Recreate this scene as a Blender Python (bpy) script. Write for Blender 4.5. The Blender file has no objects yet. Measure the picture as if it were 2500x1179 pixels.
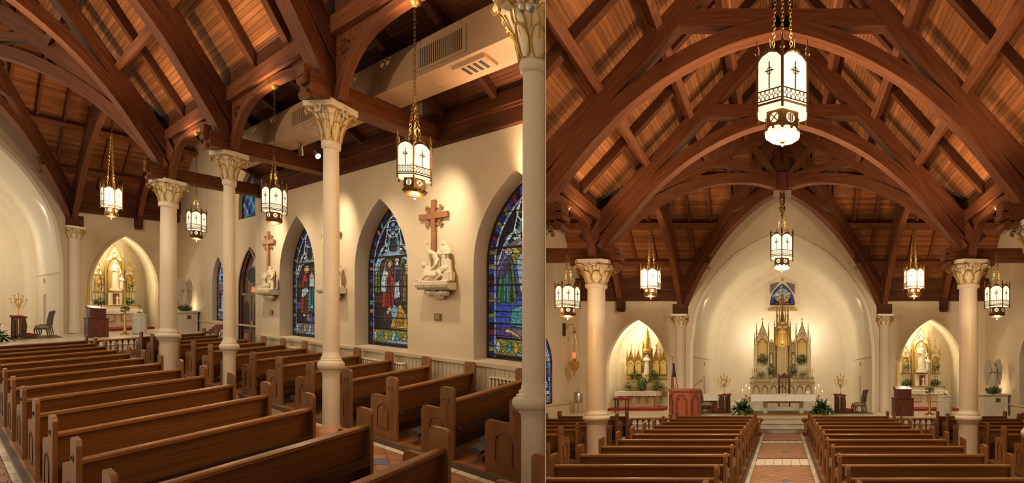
import bpy, bmesh, math, random
from mathutils import Vector, Matrix
random.seed(7)
SC = bpy.context.scene
COL = SC.collection
PI = math.pi
# ------------------------------------------------------------------ camera
# One level camera with a shifted lens looks into two church rooms that stand side by
# side, parted by a thin wall.  Focal length and principal point for a 2500 x 1179 frame.
FPX, PX, PY = 1400.0, 1910.0, 915.0
EYE = 2.4
cd = bpy.data.cameras.new('camera'); cam = bpy.data.objects.new('camera', cd); COL.objects.link(cam)
cd.sensor_fit = 'HORIZONTAL'; cd.sensor_width = 36.0
cd.lens = 36.0*FPX/2500.0
cd.shift_x = (1250.0-PX)/2500.0; cd.shift_y = (PY-589.5)/2500.0
cd.clip_start = 0.05; cd.clip_end = 200
cam.location = (0, 0, EYE); cam.rotation_euler = (PI/2, 0, 0)
SC.camera = cam
# ------------------------------------------------------------------ world and exposure
w = bpy.data.worlds.new('world'); SC.world = w; w.use_nodes = True
w.node_tree.nodes['Background'].inputs[0].default_value = (1.0, 0.77, 0.53, 1)
w.node_tree.nodes['Background'].inputs[1].default_value = 0.34
vs = SC.view_settings
vs.view_transform = 'Standard'; vs.look = 'None'; vs.gamma = 1.0; vs.use_curve_mapping = False
vs.exposure = 0.85
# ------------------------------------------------------------------ rooms
class Room:
    """church axes: x across the nave, y towards the altar, z up."""
    def __init__(s, name, ax, ay, cam_xy, tag):
        s.name, s.ax, s.ay, s.cx, s.cy, s.tag = name, Vector(ax), Vector(ay), cam_xy[0], cam_xy[1], tag
        s.L = Matrix(((ax[0], ay[0], 0), (ax[1], ay[1], 0), (ax[2], ay[2], 1)))
        s.turn = 0.0; s.trueaxes = ((1, 0), (0, 1))
    def pt(s, x, y, z):
        return s.ax*(x-s.cx) + s.ay*(y-s.cy) + Vector((0, 0, z))
    def facing(s, x, y):
        """turn and girth for an upright free-standing thing at a place in the oblique plan"""
        u, v = x-s.cx, y-s.cy
        X = u*s.trueaxes[0][0]+v*s.trueaxes[1][0]; Z = u*s.trueaxes[0][1]+v*s.trueaxes[1][1]
        p = s.pt(x, y, 0)
        a1 = math.atan2(X, Z); a2 = math.atan2(p.x, p.y)
        return s.turn-(a2-a1), math.cos(a2)/math.cos(a1)  # turn and width scale by viewing angle, so upright things look unsheared
# the nave room is square to the camera; the aisle room is sheared about the camera so its view fits this lens
NAVE = Room('nave', (1, 0, 0), (0, FPX/1063.0, 0), (0, 0), 'in the church with the tall high altar')  # stretched in depth to suit the chosen focal length
AISLE = Room('aisle', (0.0583, 0.8171, 0.1161), (-1.5384, 1.0329, 0.1468), (-0.1, 0.75), 'in the church with carved wall stations')  # slanted axes and rising floor come from that shear
c_, s_ = 1344/1713.5, 1063/1713.5
AISLE.trueaxes = ((c_, s_), (-841/1355.4, 1063/1355.4)); AISLE.turn = math.atan2(s_, c_)
# ------------------------------------------------------------------ materials
MATS = {}
def nd(nt, t, **kw):
    n = nt.nodes.new(t)
    for k, v in kw.items():
        if k == 'i':
            for a, b in v.items(): n.inputs[a].default_value = b
        else: setattr(n, k, v)
    return n
def c4(c): return (c[0], c[1], c[2], 1)
def mat(name, col, rough=.6, metal=0, spec=None, col2=None, scale=(4, 4, 4), det=4, bump=0, emit=None, es=0, var=0, coat=0, lo=.35, hi=.65, wave=None, trans=0):
    m = bpy.data.materials.new(name); m.use_nodes = True; nt = m.node_tree
    b = nt.nodes['Principled BSDF']
    b.inputs['Base Color'].default_value = c4(col); b.inputs['Roughness'].default_value = rough
    b.inputs['Metallic'].default_value = metal
    if spec is not None: b.inputs['Specular IOR Level'].default_value = spec
    if coat: b.inputs['Coat Weight'].default_value = coat; b.inputs['Coat Roughness'].default_value = .15
    if trans: b.inputs['Transmission Weight'].default_value = trans
    if emit: b.inputs['Emission Color'].default_value = c4(emit); b.inputs['Emission Strength'].default_value = es
    out = None
    if col2 or bump or var:
        at = nd(nt, 'ShaderNodeAttribute', attribute_name='tc')
        oi = nd(nt, 'ShaderNodeObjectInfo')
        ad = nd(nt, 'ShaderNodeVectorMath', operation='ADD')
        mu = nd(nt, 'ShaderNodeVectorMath', operation='MULTIPLY'); mu.inputs[1].default_value = scale
        sc = nd(nt, 'ShaderNodeMath', operation='MULTIPLY'); sc.inputs[1].default_value = 37.0
        nt.links.new(oi.outputs['Random'], sc.inputs[0])
        nt.links.new(at.outputs['Vector'], mu.inputs[0]); nt.links.new(mu.outputs[0], ad.inputs[0]); nt.links.new(sc.outputs[0], ad.inputs[1])
        no = nd(nt, 'ShaderNodeTexNoise', i={'Scale': 1.0, 'Detail': det, 'Roughness': .6})
        nt.links.new(ad.outputs[0], no.inputs['Vector'])
        fac = no.outputs['Fac']
        if wave:
            wv = nd(nt, 'ShaderNodeTexWave', wave_type='BANDS', bands_direction='Z', i={'Scale': wave[0], 'Distortion': wave[1], 'Detail': 3, 'Detail Scale': 1.5})
            nt.links.new(ad.outputs[0], wv.inputs['Vector'])
            mx = nd(nt, 'ShaderNodeMath', operation='MULTIPLY'); nt.links.new(wv.outputs['Fac'], mx.inputs[0]); mx.inputs[1].default_value = wave[2]
            a2 = nd(nt, 'ShaderNodeMath', operation='ADD'); nt.links.new(fac, a2.inputs[0]); nt.links.new(mx.outputs[0], a2.inputs[1])
            a3 = nd(nt, 'ShaderNodeMath', operation='SUBTRACT'); nt.links.new(a2.outputs[0], a3.inputs[0]); a3.inputs[1].default_value = wave[2]*.5
            fac = a3.outputs[0]
        cr = nd(nt, 'ShaderNodeValToRGB'); cr.color_ramp.elements[0].position = lo; cr.color_ramp.elements[1].position = hi
        cr.color_ramp.elements[0].color = c4(col); cr.color_ramp.elements[1].color = c4(col2 or col)
        nt.links.new(fac, cr.inputs[0]); out = cr.outputs[0]
        if var:
            hs = nd(nt, 'ShaderNodeHueSaturation'); mr = nd(nt, 'ShaderNodeMapRange', i={'To Min': 1-var, 'To Max': 1+var})
            nt.links.new(oi.outputs['Random'], mr.inputs[0]); nt.links.new(mr.outputs[0], hs.inputs['Value']); nt.links.new(out, hs.inputs['Color']); out = hs.outputs[0]
        nt.links.new(out, b.inputs['Base Color'])
        if emit is True: pass
        if bump:
            bp = nd(nt, 'ShaderNodeBump', i={'Strength': bump, 'Distance': .01}); nt.links.new(fac, bp.inputs['Height']); nt.links.new(bp.outputs[0], b.inputs['Normal'])
    MATS[name] = m
    return m
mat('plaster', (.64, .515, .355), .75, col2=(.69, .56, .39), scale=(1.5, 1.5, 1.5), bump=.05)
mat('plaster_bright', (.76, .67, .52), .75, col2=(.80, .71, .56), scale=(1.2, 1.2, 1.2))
mat('column_paint', (.66, .54, .40), .42, col2=(.70, .58, .435), scale=(2, 2, 2))
mat('capital_paint', (.72, .60, .42), .45, col2=(.62, .48, .28), scale=(9, 9, 9))
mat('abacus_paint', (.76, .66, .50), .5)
mat('gilding', (.50, .32, .08), .4, .5, col2=(.45, .27, .06), scale=(14, 14, 14))
mat('gold_paint', (.46, .30, .085), .45, .25, col2=(.42, .26, .06), scale=(12, 12, 12))
mat('blue_paint', (.12, .16, .26), .5)
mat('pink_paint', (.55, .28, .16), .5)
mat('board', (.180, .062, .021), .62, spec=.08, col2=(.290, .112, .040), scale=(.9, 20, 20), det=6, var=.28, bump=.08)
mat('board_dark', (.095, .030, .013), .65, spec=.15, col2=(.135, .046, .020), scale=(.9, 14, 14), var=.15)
mat('beam', (.090, .026, .009), .55, spec=.14, col2=(.190, .064, .025), scale=(1.2, 18, 18), det=7, bump=.15, lo=.3, hi=.72)
mat('beam_dark', (.062, .020, .009), .6, spec=.06, col2=(.100, .036, .016), scale=(1.0, 9, 9))
mat('oak', (.175, .062, .014), .36, spec=.22, col2=(.320, .132, .036), scale=(.55, 20, 20), det=8, wave=(.45, 11, .22), bump=.04, coat=.03, var=.10, lo=.22, hi=.78)
mat('oak_end', (.195, .075, .020), .36, spec=.25, col2=(.285, .120, .036), scale=(1.2, 10, 10), det=5, coat=.05, var=.10)
mat('oak_dark', (.06, .022, .008), .5)
mat('kneeler_pad', (.035, .028, .024), .55)
mat('floor_wood', (.30, .105, .030), .25, col2=(.38, .15, .045), scale=(1, 12, 12), var=.15, coat=.3)
mat('kerb_wood', (.085, .045, .024), .45, col2=(.12, .065, .035), scale=(1, 9, 9))
mat('terracotta', (.30, .125, .052), .45, col2=(.37, .17, .075), scale=(3, 3, 3), var=.14)
mat('tile_cream', (.62, .52, .38), .4, col2=(.68, .58, .44), scale=(4, 4, 4), var=.06)
mat('tile_blue', (.12, .13, .20), .5)
mat('grout', (.20, .11, .06), .8)
mat('bronze', (.16, .08, .025), .38, .8, col2=(.09, .045, .015), scale=(20, 20, 20))
mat('brass', (.62, .40, .12), .28, .9)
mat('chain_brass', (.36, .22, .07), .35, .85)
mat('lamp_glass', (.9, .75, .5), .4, emit=(1.0, .82, .56), es=.64)
mat('lamp_glow', (.9, .7, .4), .4, emit=(1.0, .78, .50), es=.66)
mat('bulb', (1, .9, .7), .4, emit=(1.0, .82, .55), es=14)
mat('flame', (1, .8, .4), .4, emit=(1.0, .70, .28), es=4)
mat('red_glow', (.5, .02, .01), .3, emit=(1, .06, .03), es=2.0)
mat('duct_paint', (.40, .24, .13), .55, col2=(.44, .27, .15), scale=(2, 2, 2))
mat('dark', (.012, .010, .009), .7)
mat('steel', (.45, .40, .33), .3, .9)
mat('stone', (.70, .60, .44), .6, col2=(.62, .52, .36), scale=(8, 8, 8))
mat('angel_stone', (.48, .42, .33), .6, col2=(.42, .36, .28), scale=(6, 6, 6))
mat('marble', (.66, .60, .49), .3, col2=(.54, .48, .40), scale=(3, 3, 3), det=8, lo=.3, hi=.6)
mat('marble_step', (.60, .53, .43), .3, col2=(.48, .42, .34), scale=(2, 2, 2), det=8)
mat('sanctuary_floor', (.72, .62, .45), .3, col2=(.66, .56, .40), scale=(1, 1, 1))
mat('altar_white', (.74, .67, .54), .5, col2=(.78, .71, .58), scale=(3, 3, 3))
mat('altar_cream', (.60, .475, .27), .5, col2=(.65, .53, .33), scale=(3, 3, 3))
mat('altar_gold', (.40, .25, .055), .45, .35, col2=(.30, .18, .04), scale=(9, 9, 9))
mat('altar_yellow', (.62, .42, .13), .5)
mat('statue_white', (.72, .67, .58), .55)
mat('linen', (.80, .76, .72), .8, col2=(.70, .66, .62), scale=(14, 14, 14), bump=.1)
mat('red_cloth', (.30, .025, .020), .8, col2=(.22, .018, .016), scale=(7, 7, 7))
mat('carpet_red', (.26, .022, .018), .9)
mat('rug', (.24, .15, .07), .9, col2=(.16, .085, .04), scale=(9, 9, 9))
mat('mahogany', (.075, .017, .010), .35, col2=(.11, .028, .015), scale=(2, 8, 8))
mat('walnut', (.060, .030, .016), .45, col2=(.09, .045, .022), scale=(2, 8, 8))
mat('cherry', (.36, .095, .045), .4, col2=(.42, .125, .06), scale=(8, 8, 1.5))
mat('cherry_dark', (.22, .05, .025), .45)
mat('rail_wood', (.36, .135, .045), .35, col2=(.42, .17, .06), scale=(1, 9, 9))
mat('leaf', (.030, .085, .018), .6, spec=.2, col2=(.06, .13, .03), scale=(5, 5, 5), var=.3)
mat('leaf_light', (.085, .16, .04), .6, spec=.2, col2=(.07, .13, .04), scale=(5, 5, 5), var=.25)
mat('pot', (.55, .42, .26), .6)
mat('wax', (.80, .70, .52), .5)
mat('seat_cloth', (.22, .15, .09), .85, col2=(.30, .21, .13), scale=(16, 16, 16))
mat('flag_yellow', (.75, .42, .03), .7)
mat('flag_white', (.72, .66, .58), .8)
mat('flag_red', (.42, .05, .04), .8)
mat('flag_blue', (.02, .03, .09), .8)
mat('plate_bronze', (.20, .12, .05), .4, .7)
mat('cross_wood', (.27, .105, .035), .45, col2=(.34, .14, .05), scale=(9, 9, 2))
mat('radiator', (.60, .50, .35), .5)
mat('wainscot', (.56, .45, .30), .55)
mat('lead', (.010, .010, .011), .6)
mat('iron', (.012, .010, .010), .5)
mat('door_wood', (.060, .017, .010), .4, col2=(.10, .030, .016), scale=(8, 8, 1.2))
mat('exit_red', (.5, .08, .05), .5, emit=(1, .12, .06), es=.8)
mat('white_plastic', (.7, .65, .55), .5)
mat('roof_fill', (.030, .012, .007), .8)  # for the sheets added over the roof boards to block stray light
def glass(name, c, e=.24, sc=22):
    """stained glass lit by daylight from behind, with streaks in the pane"""
    m = bpy.data.materials.new('glass_'+name); m.use_nodes = True; nt = m.node_tree; b = nt.nodes['Principled BSDF']
    at = nd(nt, 'ShaderNodeAttribute', attribute_name='tc')
    vo = nd(nt, 'ShaderNodeTexNoise', i={'Scale': float(sc), 'Detail': 5, 'Roughness': .7})
    nt.links.new(at.outputs['Vector'], vo.inputs['Vector'])
    cr = nd(nt, 'ShaderNodeValToRGB'); cr.color_ramp.elements[0].position = .38; cr.color_ramp.elements[1].position = .68
    cr.color_ramp.elements[0].color = (c[0]*.22, c[1]*.25, c[2]*.25, 1); cr.color_ramp.elements[1].color = (min(1, c[0]*1.35), min(1, c[1]*1.35), min(1, c[2]*1.35), 1)
    nt.links.new(vo.outputs['Fac'], cr.inputs[0])
    nt.links.new(cr.outputs[0], b.inputs['Base Color']); nt.links.new(cr.outputs[0], b.inputs['Emission Color'])
    b.inputs['Emission Strength'].default_value = e; b.inputs['Roughness'].default_value = .45; b.inputs['Specular IOR Level'].default_value = .15
    MATS['g_'+name] = m
for k, c in dict(white=(.50, .62, .70), blue=(.04, .08, .42), deep=(.025, .03, .14), teal=(.06, .30, .36), green=(.05, .20, .06), red=(.38, .03, .02), ruby=(.22, .015, .03),
                 gold=(.50, .33, .06), amber=(.34, .16, .02), brown=(.07, .035, .025), dark=(.022, .016, .022), flesh=(.55, .36, .25), violet=(.10, .06, .20), sky=(.22, .38, .58), pink=(.45, .15, .25), olive=(.20, .20, .05), grey=(.17, .16, .18)).items(): glass(k, c)
# ------------------------------------------------------------------ mesh builder
class MB:
    def __init__(s): s.v = []; s.f = []; s.t = []
    def add(s, vs, fs, ts=None):
        o = len(s.v); s.v += [tuple(p) for p in vs]; s.t += [tuple(p) for p in (ts or vs)]
        s.f += [tuple(i+o for i in f) for f in fs]; return s
    def box(s, x0, x1, y0, y1, z0, z1):
        vs = [(x, y, z) for z in (z0, z1) for y in (y0, y1) for x in (x0, x1)]
        d = [x1-x0, y1-y0, z1-z0]; k = d.index(max(d)); o = [k]+[i for i in range(3) if i != k]
        return s.add(vs, [(0, 2, 3, 1), (4, 5, 7, 6), (0, 1, 5, 4), (2, 6, 7, 3), (0, 4, 6, 2), (1, 3, 7, 5)], [(p[o[0]], p[o[1]], p[o[2]]) for p in vs])
    def cbox(s, x, y, z, sx, sy, sz): return s.box(x-sx/2, x+sx/2, y-sy/2, y+sy/2, z-sz/2, z+sz/2)
    def prism(s, poly, ax, a0, a1, grain=None):
        n = len(poly)
        def P(a, p): return (a, p[0], p[1]) if ax == 'x' else ((p[0], a, p[1]) if ax == 'y' else (p[0], p[1], a))
        vs = [P(a0, p) for p in poly]+[P(a1, p) for p in poly]
        fs = [tuple(range(n-1, -1, -1)), tuple(range(n, 2*n))]+[(i, (i+1) % n, n+(i+1) % n, n+i) for i in range(n)]
        if grain == 'z': ts = [(p[2], p[0], p[1]) for p in vs]
        elif ax == 'y' or grain == 'y': ts = [(p[1], p[0], p[2]) for p in vs]
        else: ts = vs
        return s.add(vs, fs, ts)
    def lathe(s, prof, n=18, c=(0, 0), cap=True, a0=0, arc=2*PI):
        full = arc > 6.28; m = n if full else n+1
        vs = [(c[0]+r*math.cos(a0+arc*i/n), c[1]+r*math.sin(a0+arc*i/n), z) for r, z in prof for i in range(m)]
        fs = []
        for j in range(len(prof)-1):
            for i in range(n):
                k = (i+1) % m
                fs.append((j*m+i, j*m+k, (j+1)*m+k, (j+1)*m+i))
        if cap and full: fs += [tuple(range(n-1, -1, -1)), tuple(range((len(prof)-1)*n, len(prof)*n))]
        return s.add(vs, fs)
    def frame(s, path, i):
        a = Vector(path[max(0, i-1)]); b = Vector(path[min(len(path)-1, i+1)])
        return (b-a).normalized()
    def tube(s, path, r, n=6, cap=True):
        vs = []; ts = []; l = 0; ref = Vector((0, 0, 1))
        if abs((Vector(path[-1])-Vector(path[0])).normalized().z) > .9: ref = Vector((1, 0, 0))
        for i, p in enumerate(path):
            t = s.frame(path, i); a = t.cross(ref)
            if a.length < 1e-4: a = t.cross(Vector((0, 1, 0.3)))
            a.normalize(); b = t.cross(a); rr = r[i] if isinstance(r, (list, tuple)) else r
            if i: l += (Vector(p)-Vector(path[i-1])).length
            for k in range(n):
                q = Vector(p)+a*(rr*math.cos(2*PI*k/n))+b*(rr*math.sin(2*PI*k/n)); vs.append(q); ts.append((l, k*.02, 0))
        m = len(path); fs = [(i*n+k, i*n+(k+1) % n, (i+1)*n+(k+1) % n, (i+1)*n+k) for i in range(m-1) for k in range(n)]
        if cap: fs += [tuple(range(n-1, -1, -1)), tuple(range((m-1)*n, m*n))]
        return s.add(vs, fs, ts)
    def sweep(s, path, wd, side, h0, h1):
        """rectangular timber along a path: side = horizontal width direction, section from h0 to h1 along the normal"""
        vs = []; ts = []; l = 0; sd = Vector(side).normalized()
        for i, p in enumerate(path):
            t = s.frame(path, i); nn = sd.cross(t).normalized()
            if nn.z < 0: nn = -nn
            if i: l += (Vector(p)-Vector(path[i-1])).length
            for a, b in ((-1, h0), (1, h0), (1, h1), (-1, h1)):
                vs.append(Vector(p)+sd*(a*wd/2)+nn*b); ts.append((l, a*wd/2, b))
        m = len(path); fs = [(i*4+k, i*4+(k+1) % 4, (i+1)*4+(k+1) % 4, (i+1)*4+k) for i in range(m-1) for k in range(4)]
        fs += [(3, 2, 1, 0), tuple(range((m-1)*4, m*4))]
        return s.add(vs, fs, ts)
    def beam(s, p, q, wd, ht, side=None):
        d = Vector(q)-Vector(p)
        if side is None:
            side = d.cross(Vector((0, 0, 1)))
            if side.length < 1e-4: side = Vector((1, 0, 0))
        return s.sweep([p, q], wd, side, -ht/2, ht/2)
    def ball(s, c, r, n=8, m=6):
        rx, ry, rz = (r, r, r) if not isinstance(r, (tuple, list)) else r
        vs = [(c[0], c[1], c[2]-rz)]
        for j in range(1, m):
            a = -PI/2+PI*j/m
            vs += [(c[0]+rx*math.cos(a)*math.cos(2*PI*i/n), c[1]+ry*math.cos(a)*math.sin(2*PI*i/n), c[2]+rz*math.sin(a)) for i in range(n)]
        vs.append((c[0], c[1], c[2]+rz)); top = len(vs)-1
        fs = [(0, 1+(i+1) % n, 1+i) for i in range(n)]
        for j in range(m-2):
            fs += [(1+j*n+i, 1+j*n+(i+1) % n, 1+(j+1)*n+(i+1) % n, 1+(j+1)*n+i) for i in range(n)]
        fs += [(1+(m-2)*n+i, 1+(m-2)*n+(i+1) % n, top) for i in range(n)]
        return s.add(vs, fs)
    def capsule(s, p, q, r0, r1, n=8):
        p, q = Vector(p), Vector(q); t = (q-p)
        L = t.length; t = t/max(L, 1e-6)
        pts = [p-t*r0*.95, p-t*r0*.6, p, p+(q-p)*.5, q, q+t*r1*.6, q+t*r1*.95]; rr = [r0*.25, r0*.8, r0, (r0+r1)/2, r1, r1*.8, r1*.25]
        return s.tube([tuple(a) for a in pts], rr, n)
    def leaf(s, base, d, L, wd, up=(0, 0, 1), droop=.3, n=4):
        base = Vector(base); d = Vector(d).normalized(); up = Vector(up); sd = d.cross(up)
        sd = sd.normalized() if sd.length > 1e-4 else Vector((1, 0, 0))
        vs = []
        for i in range(n+1):
            t = i/n; c = base+d*(L*t)+Vector((0, 0, -droop*L*t*t)); ww = wd*math.sin(PI*min(1, .12+t*.88))*.5
            vs += [c-sd*ww, c+up*0.0+Vector((0, 0, -ww*.25)), c+sd*ww]
        fs = [q for i in range(n) for q in ((i*3, i*3+1, i*3+4, i*3+3), (i*3+1, i*3+2, i*3+5, i*3+4))]
        return s.add(vs, fs)
def offset_path(poly, d):
    """shift an open 2-D polyline sideways"""
    r = []
    for i, p in enumerate(poly):
        a = poly[max(0, i-1)]; b = poly[min(len(poly)-1, i+1)]; t = Vector((b[0]-a[0], b[1]-a[1])).normalized()
        r.append((p[0]-t.y*d, p[1]+t.x*d))
    return r
def gothic(w2, z0, zs, zt, n=8, c=0.0):
    """pointed-arch outline from (c-w2,z0) over the apex (c,zt) to (c+w2,z0); springing at zs"""
    h = zt-zs; R = (w2*w2+h*h)/(2*w2); pts = [(c-w2, z0)]
    if h >= w2:
        a1 = math.asin(min(1, h/R))
        for i in range(n+1):
            a = a1*i/n; pts.append((c-w2+R-R*math.cos(a), zs+R*math.sin(a)))
    else:
        for i in range(n+1):
            a = PI/2*i/n; pts.append((c-w2*math.cos(a)*(1-.0*a), zs+h*math.sin(a)))
    right = [(2*c-p[0], p[1]) for p in reversed(pts[:-1])]
    return pts+right
def smooth_pts(pts, n=4):
    """Catmull-Rom through 2-D points"""
    out = []
    for i in range(len(pts)-1):
        p0 = pts[max(0, i-1)]; p1 = pts[i]; p2 = pts[i+1]; p3 = pts[min(len(pts)-1, i+2)]
        for k in range(n):
            t = k/n
            out.append(tuple(.5*((2*p1[j])+(-p0[j]+p2[j])*t+(2*p0[j]-5*p1[j]+4*p2[j]-p3[j])*t*t+(-p0[j]+3*p1[j]-3*p2[j]+p3[j])*t**3) for j in range(len(p1))))
    return out+[tuple(pts[-1])]
# ------------------------------------------------------------------ objects
META = {}
ROOM_OF = {}
def mkmesh(name, mb, xf=None, smooth=False):
    me = bpy.data.meshes.new(name)
    vs = [xf(v) for v in mb.v] if xf else mb.v
    me.from_pydata(vs, [], mb.f)
    at = me.attributes.new('tc', 'FLOAT_VECTOR', 'POINT'); at.data.foreach_set('vector', [c for t in mb.t for c in t])
    if smooth:
        me.polygons.foreach_set('use_smooth', [True]*len(me.polygons))
        me.set_sharp_from_angle(angle=math.radians(50))
    me.update()
    return me
def tags(o, label=None, cat=None, group=None, kind=None):
    if label: o['label'] = label
    if cat: o['category'] = cat
    if group: o['group'] = group
    if kind: o['kind'] = kind
    return o
def thing(rm, name, label, cat, loc, rot=0, group=None, up=False):
    """an Empty at the base of a thing; up=True keeps a free-standing thing square and plumb, turned and scaled to the camera view"""
    e = bpy.data.objects.new(name, None); COL.objects.link(e); e.empty_display_size = .1
    tags(e, label, cat, group); place(rm, e, loc, rot, up)
    META[e.name] = (rm, up, rot); ROOM_OF[e.name] = rm
    return e
def place(rm, e, loc, rot, up):
    e.location = rm.pt(*loc)
    if up:
        d, sc = rm.facing(loc[0], loc[1]); e.rotation_euler = (0, 0, rot+d); e.scale = (sc, sc, 1)
def part(par, name, mb, m, smooth=False, label=None, kind=None):
    rm, up, rot = META[par.name]
    if up: xf = None
    else:
        LM = rm.L @ Matrix.Rotation(rot, 3, 'Z'); xf = lambda v: tuple(LM @ Vector(v))
    me = mkmesh(name, mb, xf, smooth); me.materials.append(MATS[m])
    o = bpy.data.objects.new(name, me); COL.objects.link(o); adopt(o, par)
    META[o.name] = META[par.name]; ROOM_OF[o.name] = rm
    tags(o, label, kind=kind)
    return o
def again(par, src, off=(0, 0, 0), name=None):
    """another part sharing the mesh of src, moved inside its thing"""
    o = src.copy(); COL.objects.link(o); adopt(o, par)
    rm, up, rot = META[par.name]
    v = Vector(off)
    o.location = v if up else (rm.L @ Matrix.Rotation(rot, 3, 'Z') @ v)
    META[o.name] = META[par.name]; ROOM_OF[o.name] = rm
    return o
def dup(root, loc, label=None, group=None, rot=None):
    rm, up, r0 = META[root.name]
    n = root.copy(); COL.objects.link(n); place(rm, n, loc, r0 if rot is None else rot, up)
    META[n.name] = META[root.name]; ROOM_OF[n.name] = rm
    if label: n['label'] = label
    if group: n['group'] = group
    for ch in KIDS(root):
        c = ch.copy(); COL.objects.link(c); adopt(c, n); META[c.name] = META[root.name]; ROOM_OF[c.name] = rm
        for g in KIDS(ch):
            d = g.copy(); COL.objects.link(d); adopt(d, c); META[d.name] = META[root.name]; ROOM_OF[d.name] = rm
    return n
CH = {}
def KIDS(o): return list(CH.get(o.name, []))
def adopt(c, p):
    c.parent = p; CH.setdefault(p.name, []).append(c)
def solo(rm, name, mb, m, label, cat, loc=(0, 0, 0), rot=0, group=None, up=False, smooth=False):
    """a thing that is one mesh"""
    e = thing(rm, name, label, cat, loc, rot, group, up)
    nm = e.name; mt = META.pop(nm); lo, ro, sc = e.location.copy(), e.rotation_euler.copy(), e.scale.copy(); bpy.data.objects.remove(e)
    if up: xf = None
    else:
        LM = rm.L @ Matrix.Rotation(rot, 3, 'Z'); xf = lambda v: tuple(LM @ Vector(v))
    me = mkmesh(name, mb, xf, smooth); me.materials.append(MATS[m]); o = bpy.data.objects.new(name, me); COL.objects.link(o)
    o.location, o.rotation_euler, o.scale = lo, ro, sc
    META[o.name] = mt; ROOM_OF[o.name] = rm
    return tags(o, label, cat, group)
def struct(rm, name, mb, m, parent=None, smooth=False, kind='structure'):
    """piece of the setting in absolute church coordinates"""
    me = mkmesh(name, mb, lambda v: tuple(rm.pt(*v)), smooth); me.materials.append(MATS[m])
    o = bpy.data.objects.new(name, me); COL.objects.link(o)
    if parent: adopt(o, parent)
    else: o['kind'] = kind
    META[o.name] = (rm, False, 0); ROOM_OF[o.name] = rm
    return o
def lamp(rm, kind, loc, energy, col=(1, .72, .42), size=.1, target=None, spot=60, blend=.6, name='light', sy=None):
    l = bpy.data.lights.new(name, kind); l.energy = energy; l.color = col
    if kind == 'AREA':
        l.size = size
        if sy: l.shape = 'RECTANGLE'; l.size_y = sy
    else: l.shadow_soft_size = size
    if kind == 'SPOT': l.spot_size = math.radians(spot); l.spot_blend = blend
    o = bpy.data.objects.new(name, l); COL.objects.link(o); o.location = rm.pt(*loc)
    if target: o.rotation_euler = (rm.pt(*target)-o.location).to_track_quat('-Z', 'Y').to_euler()
    return o
def plate(mb, outer, holes, P):
    """flat wall face with openings; P maps (a,b) to a point"""
    bm = bmesh.new(); es = []
    for loop in [outer]+holes:
        vs = [bm.verts.new((p[0], p[1], 0)) for p in loop]
        es += [bm.edges.new((vs[i], vs[(i+1) % len(vs)])) for i in range(len(vs))]
    bmesh.ops.triangle_fill(bm, use_beauty=True, use_dissolve=False, edges=es)
    bm.verts.index_update()
    vs = [P(v.co.x, v.co.y) for v in bm.verts]; fs = [tuple(v.index for v in f.verts) for f in bm.faces]
    bm.free(); mb.add(vs, fs)
def band(mb, line, P0, P1, closed=False):
    """strip between two copies of a 2-D line (reveals, vault surfaces)"""
    n = len(line); vs = [P0(*p) for p in line]+[P1(*p) for p in line]
    mb.add(vs, [(i, (i+1) % n, n+(i+1) % n, n+i) for i in range(n if closed else n-1)])
# ------------------------------------------------------------------ setting
A, XW, XT, YCR, YF = 5.2, 8.4, 10.4, 17.2, 22.3
COLS = [12.17, 9.02, 5.87, 2.72]
ZB = 12.95
def zb(d): return ZB-1.1*abs(d)
SANCT = 0.54
APSE = [(-4.57, 0), (-4.57, 3.4), (-4.5, 4.3), (-4.24, 5.8), (-3.48, 7.18), (-2.41, 8.36), (-1.2, 9.1), (0, 9.65)]
APSE = smooth_pts(APSE, 6)
APSE_ARCH = APSE+[(-x, z) for x, z in reversed(APSE[:-1])]
def chapel_arch(c):
    k = 1.0 if c > 0 else .94
    half = smooth_pts([(-1.68, 2.9), (-1.58, 3.4), (-1.36, 3.92), (-1.08, 4.38), (-.78, 4.73), (-.42, 5.02), (0, 5.25)], 2)
    half = [(-1.68, 0)]+half
    return [(c+x*k, z) for x, z in half]+[(c-x*k, z) for x, z in reversed(half[:-1])]
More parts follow.
